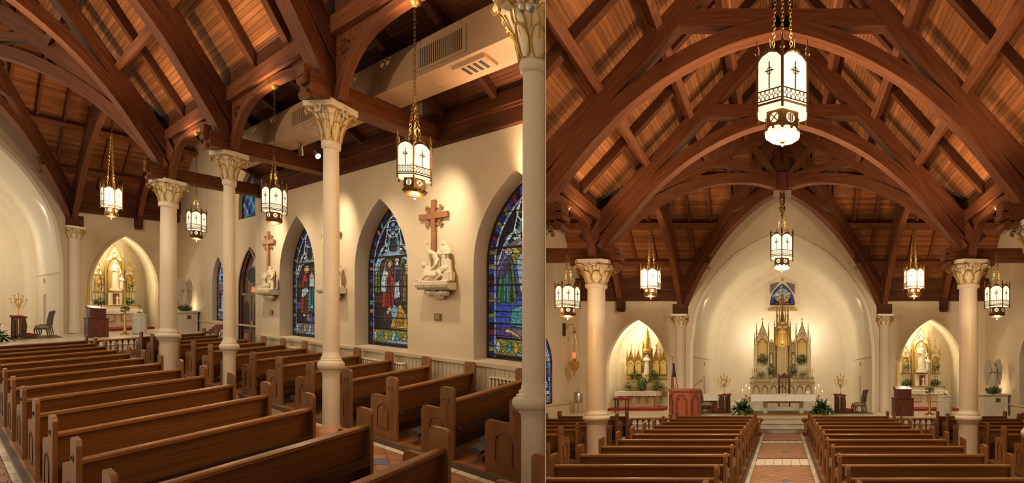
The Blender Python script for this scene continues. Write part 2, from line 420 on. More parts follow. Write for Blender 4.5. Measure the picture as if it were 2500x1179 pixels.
def floor_and_tiles(rm, xmin, ymin, aisles):
    f = struct(rm, 'floor', MB().box(xmin, XT, ymin, 18.2, -.06, 0), 'grout')
    # raised timber platforms under the pews
    for x0, x1 in ([(.88, 3.95), (5.58, XW)] + ([(-3.95, -.88), (-XW, -5.58)] if xmin < -2 else [])):
        for i in range(int((x1-x0)/.16)):
            a = x0+i*.16; b = min(x1, a+.155)
            struct(rm, 'floor_board', MB().box(a, b, ymin, 16.2, 0.0, .075), 'floor_wood', f)
    for x in ([.86, 3.97, 5.56]+([-.86, -3.97, -5.56] if xmin < -2 else [])):
        struct(rm, 'platform_edge', MB().box(x-.03, x+.03, ymin, 16.25, 0, .085), 'kerb_wood', f)
    d = .155
    for (x0, x1, y0, y1) in aisles:
        nx = int((x1-x0)/(2*d))+1; ny = int((y1-y0)/(2*d))+1
        def clip(cx, cy):
            pts = []
            for px, py in ((cx-d+.008, cy), (cx, cy-d+.008), (cx+d-.008, cy), (cx, cy+d-.008)):
                pts.append((min(max(px, x0), x1), py))
            return pts
        for j in range(ny*2):
            for i in range(nx+1):
                cx = x0+(2*i+(j % 2))*d; cy = y0+j*d
                if cx-d >= x1-.02 or cy > y1: continue
                if abs(cy-11.93) < .54 or abs(cy-15.5) < .34: continue
                p = clip(cx, cy)
                if max(q[0] for q in p)-min(q[0] for q in p) < .03: continue
                blue = (j % 12 == 5 and i == nx//2)
                struct(rm, 'floor_tile', MB().prism(p, 'z', 0, .014), 'tile_blue' if blue else 'terracotta', f)
        for b, hb in ((11.93, .42), (15.5, .2)):
            if y0 < b < y1:
                n = 6; wd = (x1-x0)/n
                for i in range(n):
                    struct(rm, 'band_tile', MB().box(x0+i*wd+.006, x0+(i+1)*wd-.006, b-hb, b+hb, 0, .014), 'tile_cream', f)
        for x in (x0-.075, x1+.075):
            y = y0
            while y < y1:
                struct(rm, 'border_tile', MB().box(x-.062, x+.062, y+.005, y+.295, 0, .016), 'tile_cream', f); y += .30
    return f
def sanctuary(rm, xmin):
    for i, (y, z) in enumerate(((17.9, .18), (18.25, .36), (18.6, SANCT))):
        s = struct(rm, 'floor_step', MB().box(xmin, XT, y, 18.25 if i == 0 else (18.6 if i == 1 else 29.5), z-.19, z-.02), 'marble_step')
        x = max(xmin, -2.4)
        while x < min(XT, 8):
            struct(rm, 'tread_slab', MB().box(x+.004, x+.796, y-.02, y+.36, z-.02, z), 'marble_step', s); x += .8
    f = struct(rm, 'floor_sanctuary', MB().box(xmin, XT, 18.94, 29.5, SANCT-.05, SANCT), 'sanctuary_floor')
def far_wall(rm, xmin):
    outer = [(xmin, 0), (XT, 0), (XT, 7.4), (A, 7.4), (0, ZB), ]
    if xmin < -2: outer += [(-A, 7.4), (-XT, 7.4)]
    else: outer += [(xmin, ZB)]
    holes = [[p for p in chapel_arch(7.65)]]
    if xmin < -2: holes += [chapel_arch(-7.45), APSE_ARCH]
    else: outer = [(4.57, 0), (XT, 0), (XT, 7.4), (A, 7.4), (0, ZB), (xmin, ZB), (xmin, 9.62)] + [p for p in APSE_ARCH if p[0] >= 0 and p[1] > 0]
    holes = [[(x, max(z, .02)) for x, z in h] for h in holes]
    mb = MB(); plate(mb, outer, holes, lambda a, b: (a, YF, b))
    wl = struct(rm, 'wall_altar_end', mb, 'plaster')
    # moulding round the apse arch
    mb = MB(); line = [p for p in APSE_ARCH if p[0] >= xmin]
    off = offset_path(line, -.16) if xmin >= -2 else offset_path(line, -.16)
    o2 = offset_path(line, .16)
    band(mb, list(range(len(line))), lambda i, *_: (line[i][0], YF-.05, line[i][1]), lambda i, *_: (o2[i][0], YF-.05, o2[i][1])) if False else None
    n = len(line); vs = [(p[0], YF-.06, p[1]) for p in line]+[(p[0], YF-.06, p[1]) for p in o2]+[(p[0], YF+.0, p[1]) for p in o2]+[(p[0], YF, p[1]) for p in line]
    mb.add(vs, [(k*n+i, k*n+i+1, ((k+1) % 4)*n+i+1, ((k+1) % 4)*n+i) for k in range(4) for i in range(n-1)])
    struct(rm, 'arch_moulding', mb, 'plaster_bright', wl, True)
    # barrel vault, round end wall
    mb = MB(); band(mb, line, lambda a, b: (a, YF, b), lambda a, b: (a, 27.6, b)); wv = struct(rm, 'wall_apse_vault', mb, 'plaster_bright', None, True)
    mb = MB(); N = 10
    prev = None; rings = []
    for k in range(N+1):
        t = PI/2*k/N; sc = math.cos(t)**.35 if k < N else 0.0
        sc = 1-(1-math.cos(t))*.55 if k < N else 0
        rings.append((27.6+.9*math.sin(t), sc))
    rings = [(27.6, 1), (27.72, .985), (27.85, .95), (27.95, .88), (28.02, .7), (28.05, .4), (28.06, .0)]
    for k in range(len(rings)-1):
        (ya, sa), (yb, sb_) = rings[k], rings[k+1]
        band(mb, line, lambda a, b: (a*sa, ya, 2.0+(b-2.0)*sa), lambda a, b: (a*sb_, yb, 2.0+(b-2.0)*sb_))
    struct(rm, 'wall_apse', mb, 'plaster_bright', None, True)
    for sx in ((-1, 1) if xmin < -2 else (1,)):
        struct(rm, 'string_course', MB().box(min(sx*4.57, sx*4.53), max(sx*4.57, sx*4.53), YF, 27.6, 3.32, 3.37), 'plaster', wv)
        struct(rm, 'slot_recess', MB().box(min(sx*4.57, sx*4.55), max(sx*4.57, sx*4.55), 25.3, 25.7, .6, 2.35), 'angel_stone', wv)
        struct(rm, 'wall_vent', MB().box(min(sx*4.57, sx*4.54), max(sx*4.57, sx*4.54), 25.4, 25.62, 2.92, 3.14), 'duct_paint', wv)
    # side chapels
    for c in ((7.65, -7.45) if xmin < -2 else (7.65,)):
        ar = chapel_arch(c); side = 'right' if c > 0 else 'left'
        mb = MB(); band(mb, ar, lambda a, b: (a, YF, b), lambda a, b: (a, YF+.35, b))
        inner = gothic(1.95, 0, 3.2, 5.6, 8, c)
        band(mb, inner, lambda a, b: (a, YF+.35, b), lambda a, b: (a, 25.0, b))
        n = len(ar)
        plate(mb, inner, [[(c+(a-c)*.999, max(.03, b)) for a, b in ar]], lambda a, b: (a, YF+.35, b))
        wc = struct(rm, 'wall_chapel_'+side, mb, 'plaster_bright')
        mb = MB(); mb.add([(p[0], 25.0, p[1]) for p in inner], [tuple(range(len(inner)-1, -1, -1))]); mb.box(c-1.95, c+1.95, 24.85, 25.0, 0, 3.15)
        struct(rm, 'chapel_back', mb, 'plaster_bright', wc)
        mb = MB(); o2 = offset_path(ar, .12); n = len(ar)
        vs = [(p[0], YF-.035, p[1]) for p in ar]+[(p[0], YF-.035, p[1]) for p in o2]+[(p[0], YF, p[1]) for p in o2]
        mb.add(vs, [(k*n+i, k*n+i+1, (k+1)*n+i+1, (k+1)*n+i) for k in range(2) for i in range(n-1)])
        struct(rm, 'arch_moulding', mb, 'plaster', wc, True)
def end_wall(rm, sx, openings, extra):
    x = sx*XT
    outer = [(COLS[0], 0), (YF, 0), (YF, 7.5), (YCR, ZB), (COLS[0], 7.5)]
    mb = MB(); plate(mb, outer, [o for o in openings], lambda a, b: (x, a, b))
    wl = struct(rm, 'wall_transept_'+('right' if sx > 0 else 'left'), mb, 'plaster')
    mb = MB()
    for o in openings: band(mb, o, lambda a, b: (x, a, b), lambda a, b: (x+sx*.28, a, b), True)
    if openings: struct(rm, 'window_reveal', mb, 'plaster', wl, True)
    struct(rm, 'wainscot_rail', MB().box(min(x, x-sx*.06), max(x, x-sx*.06), COLS[0], YF, 1.02, 1.10), 'plaster', wl)
    return wl
def aisle_wall(rm, sx, y0, y1, openings):
    x = sx*XW
    mb = MB(); plate(mb, [(y0, 0), (y1, 0), (y1, 6.2), (y0, 6.2)], openings, lambda a, b: (x, a, b))
    wl = struct(rm, 'wall_aisle_'+('right' if sx > 0 else 'left'), mb, 'plaster')
    mb = MB()
    for o in openings: band(mb, o, lambda a, b: (x, a, b), lambda a, b: (x+sx*.57, a, b), True)
    struct(rm, 'window_reveal', mb, 'plaster', wl, True)
    # return wall to the transept
    struct(rm, 'wall_return_'+('right' if sx > 0 else 'left'), MB().box(min(x, sx*XT), max(x, sx*XT), COLS[0]+.03, COLS[0]+.25, 0, 7.4), 'plaster')
    return wl
# ---- roof
def slope_plank(par, rm, axis, d0, d1, a0, a1, sgn, ctr, m):
    """one board of a roof slope: runs along axis from a0 to a1, between distances d0..d1 from the ridge"""
    t = .022; j = random.uniform(-.003, .003)
    poly = [(ctr+sgn*d0, zb(d0)+j), (ctr+sgn*d1, zb(d1)+j), (ctr+sgn*d1, zb(d1)+j+t), (ctr+sgn*d0, zb(d0)+j+t)]
    mb = MB()
    mb.prism(poly, axis, a0, a1, 'y' if axis == 'y' else None)
    return struct(rm, 'plank', mb, m, par)
def nave_roof(rm, sides, y0, trusses, light=True):
    pw = .075
    for sx in sides:
        side = 'right' if sx > 0 else 'left'
        cb = MB()  # dark sheet added above the boards to stop light leaking through
        cb.add([(0, y0, ZB+.06), (sx*5.5, y0, zb(5.5)+.06), (sx*5.5, 12.0, zb(5.5)+.06), (0, YCR, ZB+.06)], [(0, 1, 2, 3)])
        cb.add([(0, YCR, ZB+.06), (sx*5.2, YF+.1, zb(5.2)+.06), (0, YF+.1, ZB+.06)], [(0, 1, 2)])
        c = struct(rm, 'ceiling_nave_'+side, cb, 'roof_fill')
        d = .06
        while d < 5.45:
            d1 = d+pw-.007
            ye = YCR-d if d < 5.1 else 12.1
            slope_plank(c, rm, 'y', d, d1, y0, ye, sx, 0, 'board')
            if d < 4.8: slope_plank(c, rm, 'y', d, d1, YCR+d, YF, sx, 0, 'board')
            d += pw
        # common rafters
        ys = []
        for k in range(len(trusses)-1): ys += [trusses[k]+(trusses[k+1]-trusses[k])*f for f in (1/3, 2/3)]
        ys += [trusses[-1]-1.05, trusses[-1]-2.1]
        for y in ys:
            if y < y0: continue
            struct(rm, 'rafter', MB().beam((sx*.1, y, zb(.1)-.14), (sx*5.5, y, zb(5.5)-.14), .13, .24, (0, 1, 0)), 'beam_dark', c)
        for y in (13.2, 14.25, 15.3, 16.3):
            e = YCR-y
            struct(rm, 'rafter', MB().beam((sx*.1, y, zb(.1)-.14), (sx*e, y, zb(e)-.14), .13, .24, (0, 1, 0)), 'beam_dark', c)
        for y in (18.2, 19.2, 20.2, 21.2):
            e = y-YCR
            struct(rm, 'rafter', MB().beam((sx*.1, y, zb(.1)-.14), (sx*e, y, zb(e)-.14), .13, .24, (0, 1, 0)), 'beam_dark', c)
        for d in (3.8, 2.6, 1.4):
            struct(rm, 'purlin', MB().beam((sx*d, y0, zb(d)-.50), (sx*d, YCR-d+.1, zb(d)-.48), .18, .27, (1, 0, -1.1*sx)), 'beam', c)
    struct(rm, 'ridge_beam', MB().box(-.09, .09, y0, YF, ZB-.55, ZB-.1), 'beam_dark')
def transept_roof(rm, sides):
    pw = .085
    for sx in sides:
        side = 'right' if sx > 0 else 'left'
        cb = MB()
        for sy in (1, -1):
            cb.add([(0, YCR, ZB+.06), (sx*5.1, YCR+sy*5.1, zb(5.1)+.06), (sx*XT, YCR+sy*5.1, zb(5.1)+.06), (sx*XT, YCR, ZB+.06)], [(0, 1, 2, 3)])
        c = struct(rm, 'ceiling_transept_'+side, cb, 'roof_fill')
        d = .06
        while d < 5.1:
            d1 = d+pw-.008; xs = sorted((sx*d, sx*XT))
            slope_plank(c, rm, 'x', d, d1, xs[0], xs[1], 1, YCR, 'board'); d += pw
        for x in (1.3, 2.3, 3.3, 4.3, 6.2, 7.2, 9.2):
            t = min(x, 5.2) if x < 5.2 else .05
            struct(rm, 'rafter', MB().beam((sx*x, YCR+.05 if x >= 5.2 else YCR+.05, zb(.05)-.14), (sx*x, YCR+min(x, 5.1), zb(min(x, 5.1))-.14), .11, .22, (1, 0, 0)), 'beam', c)
            if x > 5.2: struct(rm, 'rafter', MB().beam((sx*x, YCR-.05, zb(.05)-.14), (sx*x, YCR-5.0, zb(5.0)-.14), .11, .22, (1, 0, 0)), 'beam_dark', c)
        for d in (1.5, 2.9, 4.2):
            xs = sorted((sx*d, sx*XT))
            struct(rm, 'purlin', MB().beam((xs[0], YCR+d, zb(d)-.42), (xs[1], YCR+d, zb(d)-.42), .2, .26, (0, 1, 1.1)), 'beam', c)
        xs = sorted((sx*5.0, sx*XT))
        struct(rm, 'wall_plate', MB().box(xs[0], xs[1], YF-.30, YF, 6.18, 6.62), 'beam_dark', c)
        struct(rm, 'wall_plate', MB().box(xs[0], xs[1], YF-.42, YF-.28, 6.62, 7.25), 'beam_dark', c)
        # inner transept truss bracket on the altar-end wall
        b = struct(rm, 'wall_bracket', MB().box(sx*8.15-.13, sx*8.15+.13, YF-.55, YF-.02, 5.72, 6.9), 'beam_dark', c)
        mb = MB(); path = smooth_pts([(sx*8.15, YF-.35, 5.9), (sx*8.15, YF-1.2, 7.3), (sx*8.15, YF-2.6, 8.7), (sx*8.15, YCR, 9.6)], 4)
        mb.sweep(path, .26, (1, 0, 0), 0, .3); struct(rm, 'arch_brace', mb, 'beam', c)
        mb = MB(); mb.beam((sx*8.15, YF-.3, zb(YF-.3-YCR)-.75), (sx*8.15, YCR, ZB-.75), .26, .4, (1, 0, 0)); struct(rm, 'principal_rafter', mb, 'beam', c)
        mb = MB()
        for k in range(3): mb.tube([(sx*8.15-.15, YF-.2-.12*k, 5.68), (sx*8.15+.15, YF-.2-.12*k, 5.68)], .075, 8)
        struct(rm, 'bracket_scroll', mb, 'beam_dark', c, True)
BRACE = smooth_pts([(4.98, 5.72), (4.82, 6.0), (4.5, 6.42), (3.56, 7.52), (2.44, 8.45), (1.14, 9.13), (0, 9.45)], 4)
def truss(rm, y, label, sides=(-1, 1), plane='y', ctr=0, small=False):
    t = thing(rm, 'roof_truss', label, 'roof truss', (0, 0, 0), group='arched timber trusses')
    def P(a, z): return (a, y, z) if plane == 'y' else (y, YCR+a, z)
    sd = (0, 1, 0) if plane == 'y' else (1, 0, 0)
    for s in sides:
        mb = MB(); mb.sweep([P(s*a, z) for a, z in BRACE], .26, sd, 0, .31); part(t, 'arch_brace', mb, 'beam')
        mb = MB(); mb.sweep([P(s*5.35, 7.89+1.1*(3.6-5.35)), P(0, 11.85)], .28, sd, .02, .40); part(t, 'principal_rafter', mb, 'beam')
        mb = MB(); mb.beam(P(s*2.25, 9.72), P(0, 9.72), .24, .34, sd); part(t, 'collar', mb, 'beam')
        mb = MB(); mb.sweep([P(s*4.72, 6.35), P(s*4.25, 7.35)], .16, sd, .0, .16); part(t, 'strut', mb, 'beam_dark')
    mb = MB(); mb.beam(P(0, 9.5), P(0, 12.0), .26, .3, sd); part(t, 'king_post', mb, 'beam_dark')
    return t
def crossing(rm, sides):
    t = thing(rm, 'trim_crossing', None, None, (0, 0, 0)); t['kind'] = 'structure'
    if len(sides) == 2:
        part(t, 'boss', MB().box(-.36, .36, YCR-.36, YCR+.36, 9.55, 10.25), 'mahogany')
        part(t, 'king_post', MB().box(-.3, .3, YCR-.3, YCR+.3, 10.25, 12.6), 'beam_dark')
        mb = MB(); mb.lathe([(.10, 9.6), (.11, 9.2), (.07, 9.1), (.13, 9.0), (.1, 8.86), (.04, 8.8), (.06, 8.7), (.0, 8.5)], 12, (0, YCR)); part(t, 'drop_finial', mb, 'beam_dark', True)
    rib = smooth_pts([(4.98, 5.75), (4.6, 6.45), (3.7, 7.65), (2.5, 8.75), (1.2, 9.42), (.3, 9.6)], 4)
    for sx in sides:
        for sy in (-1, 1):
            sd = Vector((sy, -sx, 0)).normalized()
            k = 1.0 if sy < 0 else 1.02
            mb = MB(); mb.sweep([(sx*a, YCR+sy*a*k, z) for a, z in rib], .26, sd, 0, .34); part(t, 'diagonal_rib', mb, 'beam')
            mb = MB(); mb.sweep([(sx*5.3, YCR+sy*5.2, 6.25), (sx*.2, YCR+sy*.2, 11.85)], .28, sd, 0, .44); part(t, 'valley_rafter', mb, 'beam')
            mb = MB(); mb.beam((sx*2.3, YCR+sy*2.3, 9.75), (sx*.3, YCR+sy*.3, 10.0), .2, .26, sd); part(t, 'strut', mb, 'beam')
            mb = MB(); mb.beam((sx*1.15, YCR+sy*1.15, 10.9), (sx*.25, YCR+sy*.25, 10.1), .18, .2, sd); part(t, 'strut', mb, 'beam')
            mb = MB(); mb.beam((sx*3.6, YCR+sy*3.6, 7.75), (sx*3.0, YCR+sy*3.0, 9.1), .15, .2, sd); part(t, 'strut', mb, 'beam_dark')
def arcade(rm, sx, ys, tie_to):
    """plate beam over the columns with arched brackets, posts and the scroll-ended aisle ties"""
    x = sx*A
    side = 'right' if sx > 0 else 'left'
    b = struct(rm, 'trim_arcade_'+side, MB().box(x-.17, x+.17, ys[-1]-.6, ys[0]+.1, 6.62, 6.92), 'beam')
    mb = MB(); mb.box(x-.06, x+.06, ys[-1]-.6, ys[0]+.1, 6.92, zb(A)+.1); struct(rm, 'fascia', mb, 'beam_dark', b)
    for i, y in enumerate(ys):
        struct(rm, 'post', MB().box(x-.09, x+.09, y-.12, y+.12, 5.9, 6.62), 'beam', b)
        ext = sorted((sx*4.62, tie_to(y)))
        tb = struct(rm, 'tie_beam', MB().box(ext[0], ext[1], y-.14, y+.14, 5.56, 5.90), 'beam', b)
        mb = MB()
        wy = .15 if rm is NAVE else .085; zo = 0 if rm is NAVE else .12
        mb.tube([(sx*4.60, y-wy, 5.45+zo), (sx*4.60, y+wy, 5.45+zo)], .10-zo*.25, 14); mb.tube([(sx*4.55, y-wy, 5.66+zo), (sx*4.55, y+wy, 5.66+zo)], .09-zo*.2, 14); mb.box(min(sx*4.50, sx*4.7), max(sx*4.50, sx*4.7), y-wy, y+wy, 5.72+zo, 5.90+zo)
        mb.tube([(sx*4.76, y-wy, 5.49+zo), (sx*4.76, y+wy, 5.49+zo)], .06, 10)
        struct(rm, 'scroll', mb, 'beam', b, True)
    for i in range(len(ys)-1):
        y1, y0 = ys[i], ys[i+1]; m = (y0+y1)/2
        for a, s in ((y0, 1), (y1, -1)):
            pth = smooth_pts([(a+s*.26, 5.56), (a+s*.40, 5.93), (a+s*.68, 6.26), (a+s*1.05, 6.42), (m, 6.47)], 4)
            mb = MB(); mb.sweep([(x, p, z) for p, z in pth], .20, (1, 0, 0), 0, .13); struct(rm, 'arch_bracket', mb, 'beam', b)
            # pierced spandrel: thin leaf of wood with a round opening
            hole = [(a+s*.34+.11*math.cos(k*PI/6), 6.38+.13*math.sin(k*PI/6)) for k in range(12)]
            mb = MB(); out = [(a+s*.12, 5.6)]+[(p, z+.05) for p, z in pth[1:-3]]+[(a+s*.95, 6.62), (a+s*.12, 6.62)]
            plate(mb, out, [hole], lambda p, z: (x-.025, p, z)); plate(mb, out, [hole], lambda p, z: (x+.025, p, z)); band(mb, hole, lambda p, z: (x-.025, p, z), lambda p, z: (x+.025, p, z), True)
            struct(rm, 'spandrel', mb, 'beam', b)
            mb = MB()
            for q in range(4):
                aa = q*PI/2+PI/4; cx, cz = a+s*.34+.075*math.cos(aa), 6.38+.085*math.sin(aa)
                ring = [(x-.0, cx+.055*math.cos(k*PI/4), cz+.055*math.sin(k*PI/4)) for k in range(9)]
                mb.tube(ring, .016, 5, False)
            struct(rm, 'quatrefoil', mb, 'beam', b, True)
    return b
def aisle_roof(rm, sx, y0, y1):
    """lean-to ceiling over the side aisle"""
    side = 'right' if sx > 0 else 'left'
    def zl(x): return 6.12+(XW-abs(x))*.36
    c = struct(rm, 'ceiling_aisle_'+side, MB().add([(sx*(A-.1), y0, zl(A)+.05), (sx*(XW+.1), y0, zl(XW)+.05), (sx*(XW+.1), y1, zl(XW)+.05), (sx*(A-.1), y1, zl(A)+.05)], [(0, 1, 2, 3)]), 'roof_fill')
    d = A+.05
    while d < XW:
        poly = [(sx*d, zl(d)), (sx*(d+.088), zl(d+.088)), (sx*(d+.088), zl(d+.088)+.02), (sx*d, zl(d)+.02)]
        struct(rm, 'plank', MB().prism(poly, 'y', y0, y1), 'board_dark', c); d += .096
    y = y0+.3
    while y < y1:
        struct(rm, 'rafter', MB().beam((sx*(A+.05), y, zl(A)-.1), (sx*(XW-.1), y, zl(XW-.1)-.1), .10, .18, (0, 1, 0)), 'beam_dark', c); y += 1.05
    xs = sorted((sx*XW, sx*(XW-.16)))
    struct(rm, 'wall_plate', MB().box(xs[0], xs[1], y0, y1, 5.50, 5.80), 'beam_dark', c)
    xs = sorted((sx*XW, sx*(XW-.26)))
    struct(rm, 'wall_plate', MB().box(xs[0], xs[1], y0, y1, 5.84, 6.10), 'beam_dark', c)
    xs = sorted((sx*XW, sx*(XW-.2)))
    struct(rm, 'moulding', MB().box(xs[0], xs[1], y0, y1, 5.79, 5.85), 'beam', c)
# ------------------------------------------------------------------ columns
def capital(par, z0, z1, r, half, chamfer=.0):
    """painted leaf capital: bell, lower leaves, tall ribbed stalks to the corners, flowers and a square abacus"""
    h = z1-z0; za = z1-.20*h
    cap = part(par, 'capital', MB().lathe([(r*1.03, z0), (r*1.10, z0+.22*h), (r*1.32, z0+.42*h), (half*.74, z0+.56*h), (half*.90, z0+.68*h), (half*.98, za)], 24), 'capital_paint', True)
    c = chamfer
    poly = [(-half+c, -half), (half-c, -half), (half, -half+c), (half, half-c), (half-c, half), (-half+c, half), (-half, half-c), (-half, -half+c)] if c else [(-half, -half), (half, -half), (half, half), (-half, half)]
    part(cap, 'abacus', MB().prism(poly, 'z', za+.03*h, z1), 'abacus_paint')
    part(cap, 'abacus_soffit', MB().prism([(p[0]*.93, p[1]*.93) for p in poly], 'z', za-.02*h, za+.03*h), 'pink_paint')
    def ribbon(ang, prof, wd):
        """leaf: rows of (radius, z, width factor) spread across a curved blade"""
        ca, sa = math.cos(ang), math.sin(ang); vs = []
        for rr, z, wf in prof:
            for q, o in ((-1, -.016), (-.55, .006), (0, .020), (.55, .006), (1, -.016)):
                x, y = rr+o*half*2, q*wd*wf; vs.append((x*ca-y*sa, x*sa+y*ca, z))
        n = len(prof); return MB().add(vs, [(i*5+j, i*5+j+1, (i+1)*5+j+1, (i+1)*5+j) for i in range(n-1) for j in range(4)])
    def edges(ang, prof, wd, rad):
        ca, sa = math.cos(ang), math.sin(ang); m = MB()
        for q in (-1, 1):
            pts = [((rr+.004)*ca-q*wd*wf*sa, (rr+.004)*sa+q*wd*wf*ca, z) for rr, z, wf in prof]
            if q == 1: pts.reverse(); allp += pts[1:]
            else: allp = pts
        m.tube(allp, rad, 5); return m
    g = .011*half/.35
    low = [(r*1.08, z0+.0*h, .5), (r*1.12, z0+.12*h, .85), (r*1.22, z0+.25*h, 1.0), (r*1.40, z0+.39*h, .9), (r*1.62, z0+.48*h, .5), (r*1.78, z0+.48*h, .10)]
    wl = r*1.18*math.tan(PI/8)*.92
    for i in range(8):
        a = i*PI/4+PI/8
        lf = part(cap, 'leaf', ribbon(a, low, wl), 'capital_paint', True); part(lf, 'leaf_edge', edges(a, low, wl, g), 'gilding', True)
    up = [(r*1.20, z0+.30*h, .45), (r*1.45, z0+.45*h, .55), (half*.80, z0+.58*h, .62), (half*.88, z0+.70*h, .85), (half*1.10, z0+.77*h, .85), (half*1.24, z0+.76*h, .7), (half*1.30, z0+.69*h, .5), (half*1.24, z0+.62*h, .35), (half*1.17, z0+.64*h, .2)]
    wu = half*.46
    for i in range(4):
        a = i*PI/2+PI/4
        lf = part(cap, 'corner_scroll', ribbon(a, up, wu), 'capital_paint', True); part(lf, 'scroll_edge', edges(a, up, wu, g), 'gilding', True)
        part(cap, 'scroll_eye', MB().ball((half*1.20*math.cos(a), half*1.20*math.sin(a), z0+.68*h), half*.10, 8, 6), 'gilding', True)
    mid = [(r*1.2, z0+.30*h, .6), (r*1.42, z0+.45*h, .8), (half*.82, z0+.58*h, .9), (half*.92, z0+.70*h, .75), (half*.90, z0+.76*h, .3)]
    for i in range(8):
        a = i*PI/4+(.38 if i % 2 else -.38)+(0 if i % 2 == 0 else -PI/4)+PI/2*0
        lf = part(cap, 'stalk', ribbon(a, mid, wu*.5), 'capital_paint', True); part(lf, 'stalk_edge', edges(a, mid, wu*.5, g*.8), 'gilding', True)
    for i in range(4):
        a = i*PI/2; ca, sa = math.cos(a), math.sin(a); rr = half*.95; zc = za-.01*h; m = MB(); u0 = .13*h
        for k in range(5):
            an = PI/2+2*PI*k/5; u, v = u0*.75*math.cos(an), u0*.75*math.sin(an)
            m.ball((rr*ca-u*sa, rr*sa+u*ca, zc+v), (u0*.42, u0*.42, u0*.5), 7, 5)
        part(cap, 'flower', m, 'capital_paint', True)
        part(cap, 'flower_heart', MB().ball(((rr+u0*.38)*ca, (rr+u0*.38)*sa, zc), u0*.28, 7, 5), 'pink_paint', True)
        m = MB()
        for k in range(5):
            an = PI/2+2*PI*k/5; u, v = u0*.95*math.cos(an), u0*.95*math.sin(an); m.ball(((rr-u0*.18)*ca-u*sa, (rr-u0*.18)*sa+u*ca, zc+v), (u0*.42, u0*.42, u0*.5), 7, 5)
        part(cap, 'flower_back', m, 'blue_paint', True)
    return cap
def column(rm, x, y, big, label, group=None):
    t = thing(rm, 'column', label, 'column', (x, y, 0), group=group, up=True)
    r = .245 if big else .142; k = r/.142
    ring = .36 if big else .235
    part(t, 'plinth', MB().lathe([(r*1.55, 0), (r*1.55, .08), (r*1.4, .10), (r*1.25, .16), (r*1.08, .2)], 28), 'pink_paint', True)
    part(t, 'pedestal', MB().lathe([(r*1.06, .16), (r*1.05, 1.0), (r*1.10, 1.06), (r*1.25, 1.09), (ring*.80, 1.12)], 28), 'column_paint', True)
    part(t, 'ring_moulding', MB().lathe([(ring*.80, 1.11), (ring*.94, 1.135), (ring, 1.18), (ring*.99, 1.22), (ring*.93, 1.25), (ring*.84, 1.262), (ring*.84, 1.28), (r*1.22, 1.295), (r*1.22, 1.325), (r*1.07, 1.345), (r*1.0, 1.42)], 32), 'column_paint', True)
    part(t, 'shaft', MB().lathe([(r*1.0, 1.40), (r*1.0, 2.6), (r*.97, 4.0), (r*.93, 4.80), (r*.95, 4.82)], 32), 'column_paint', True)
    part(t, 'neck_ring', MB().lathe([(r*.95, 4.80), (r*1.15, 4.82), (r*1.2, 4.88), (r*1.15, 4.93), (r*1.0, 4.95)], 28), 'column_paint', True)
    if big: capital(t, 4.93, 5.55, r*1.0, .455, .14)
    else: capital(t, 4.93, 5.55, .155, .325)
    return t
def respond(rm, sx, label):
    t = thing(rm, 'trim_respond', None, None, (sx*A, YF-.12, SANCT), up=True); t['kind'] = 'structure'
    part(t, 'shaft', MB().lathe([(.28, 0), (.28, .3), (.25, .36), (.25, 4.28), (.29, 4.32), (.27, 4.4)], 24), 'column_paint', True)
    capital(t, 4.36, 4.93, .25, .40)
    part(t, 'corbel_block', MB().box(-.36, .36, -.15, .2, 4.93, 5.45), 'beam_dark')
    return t
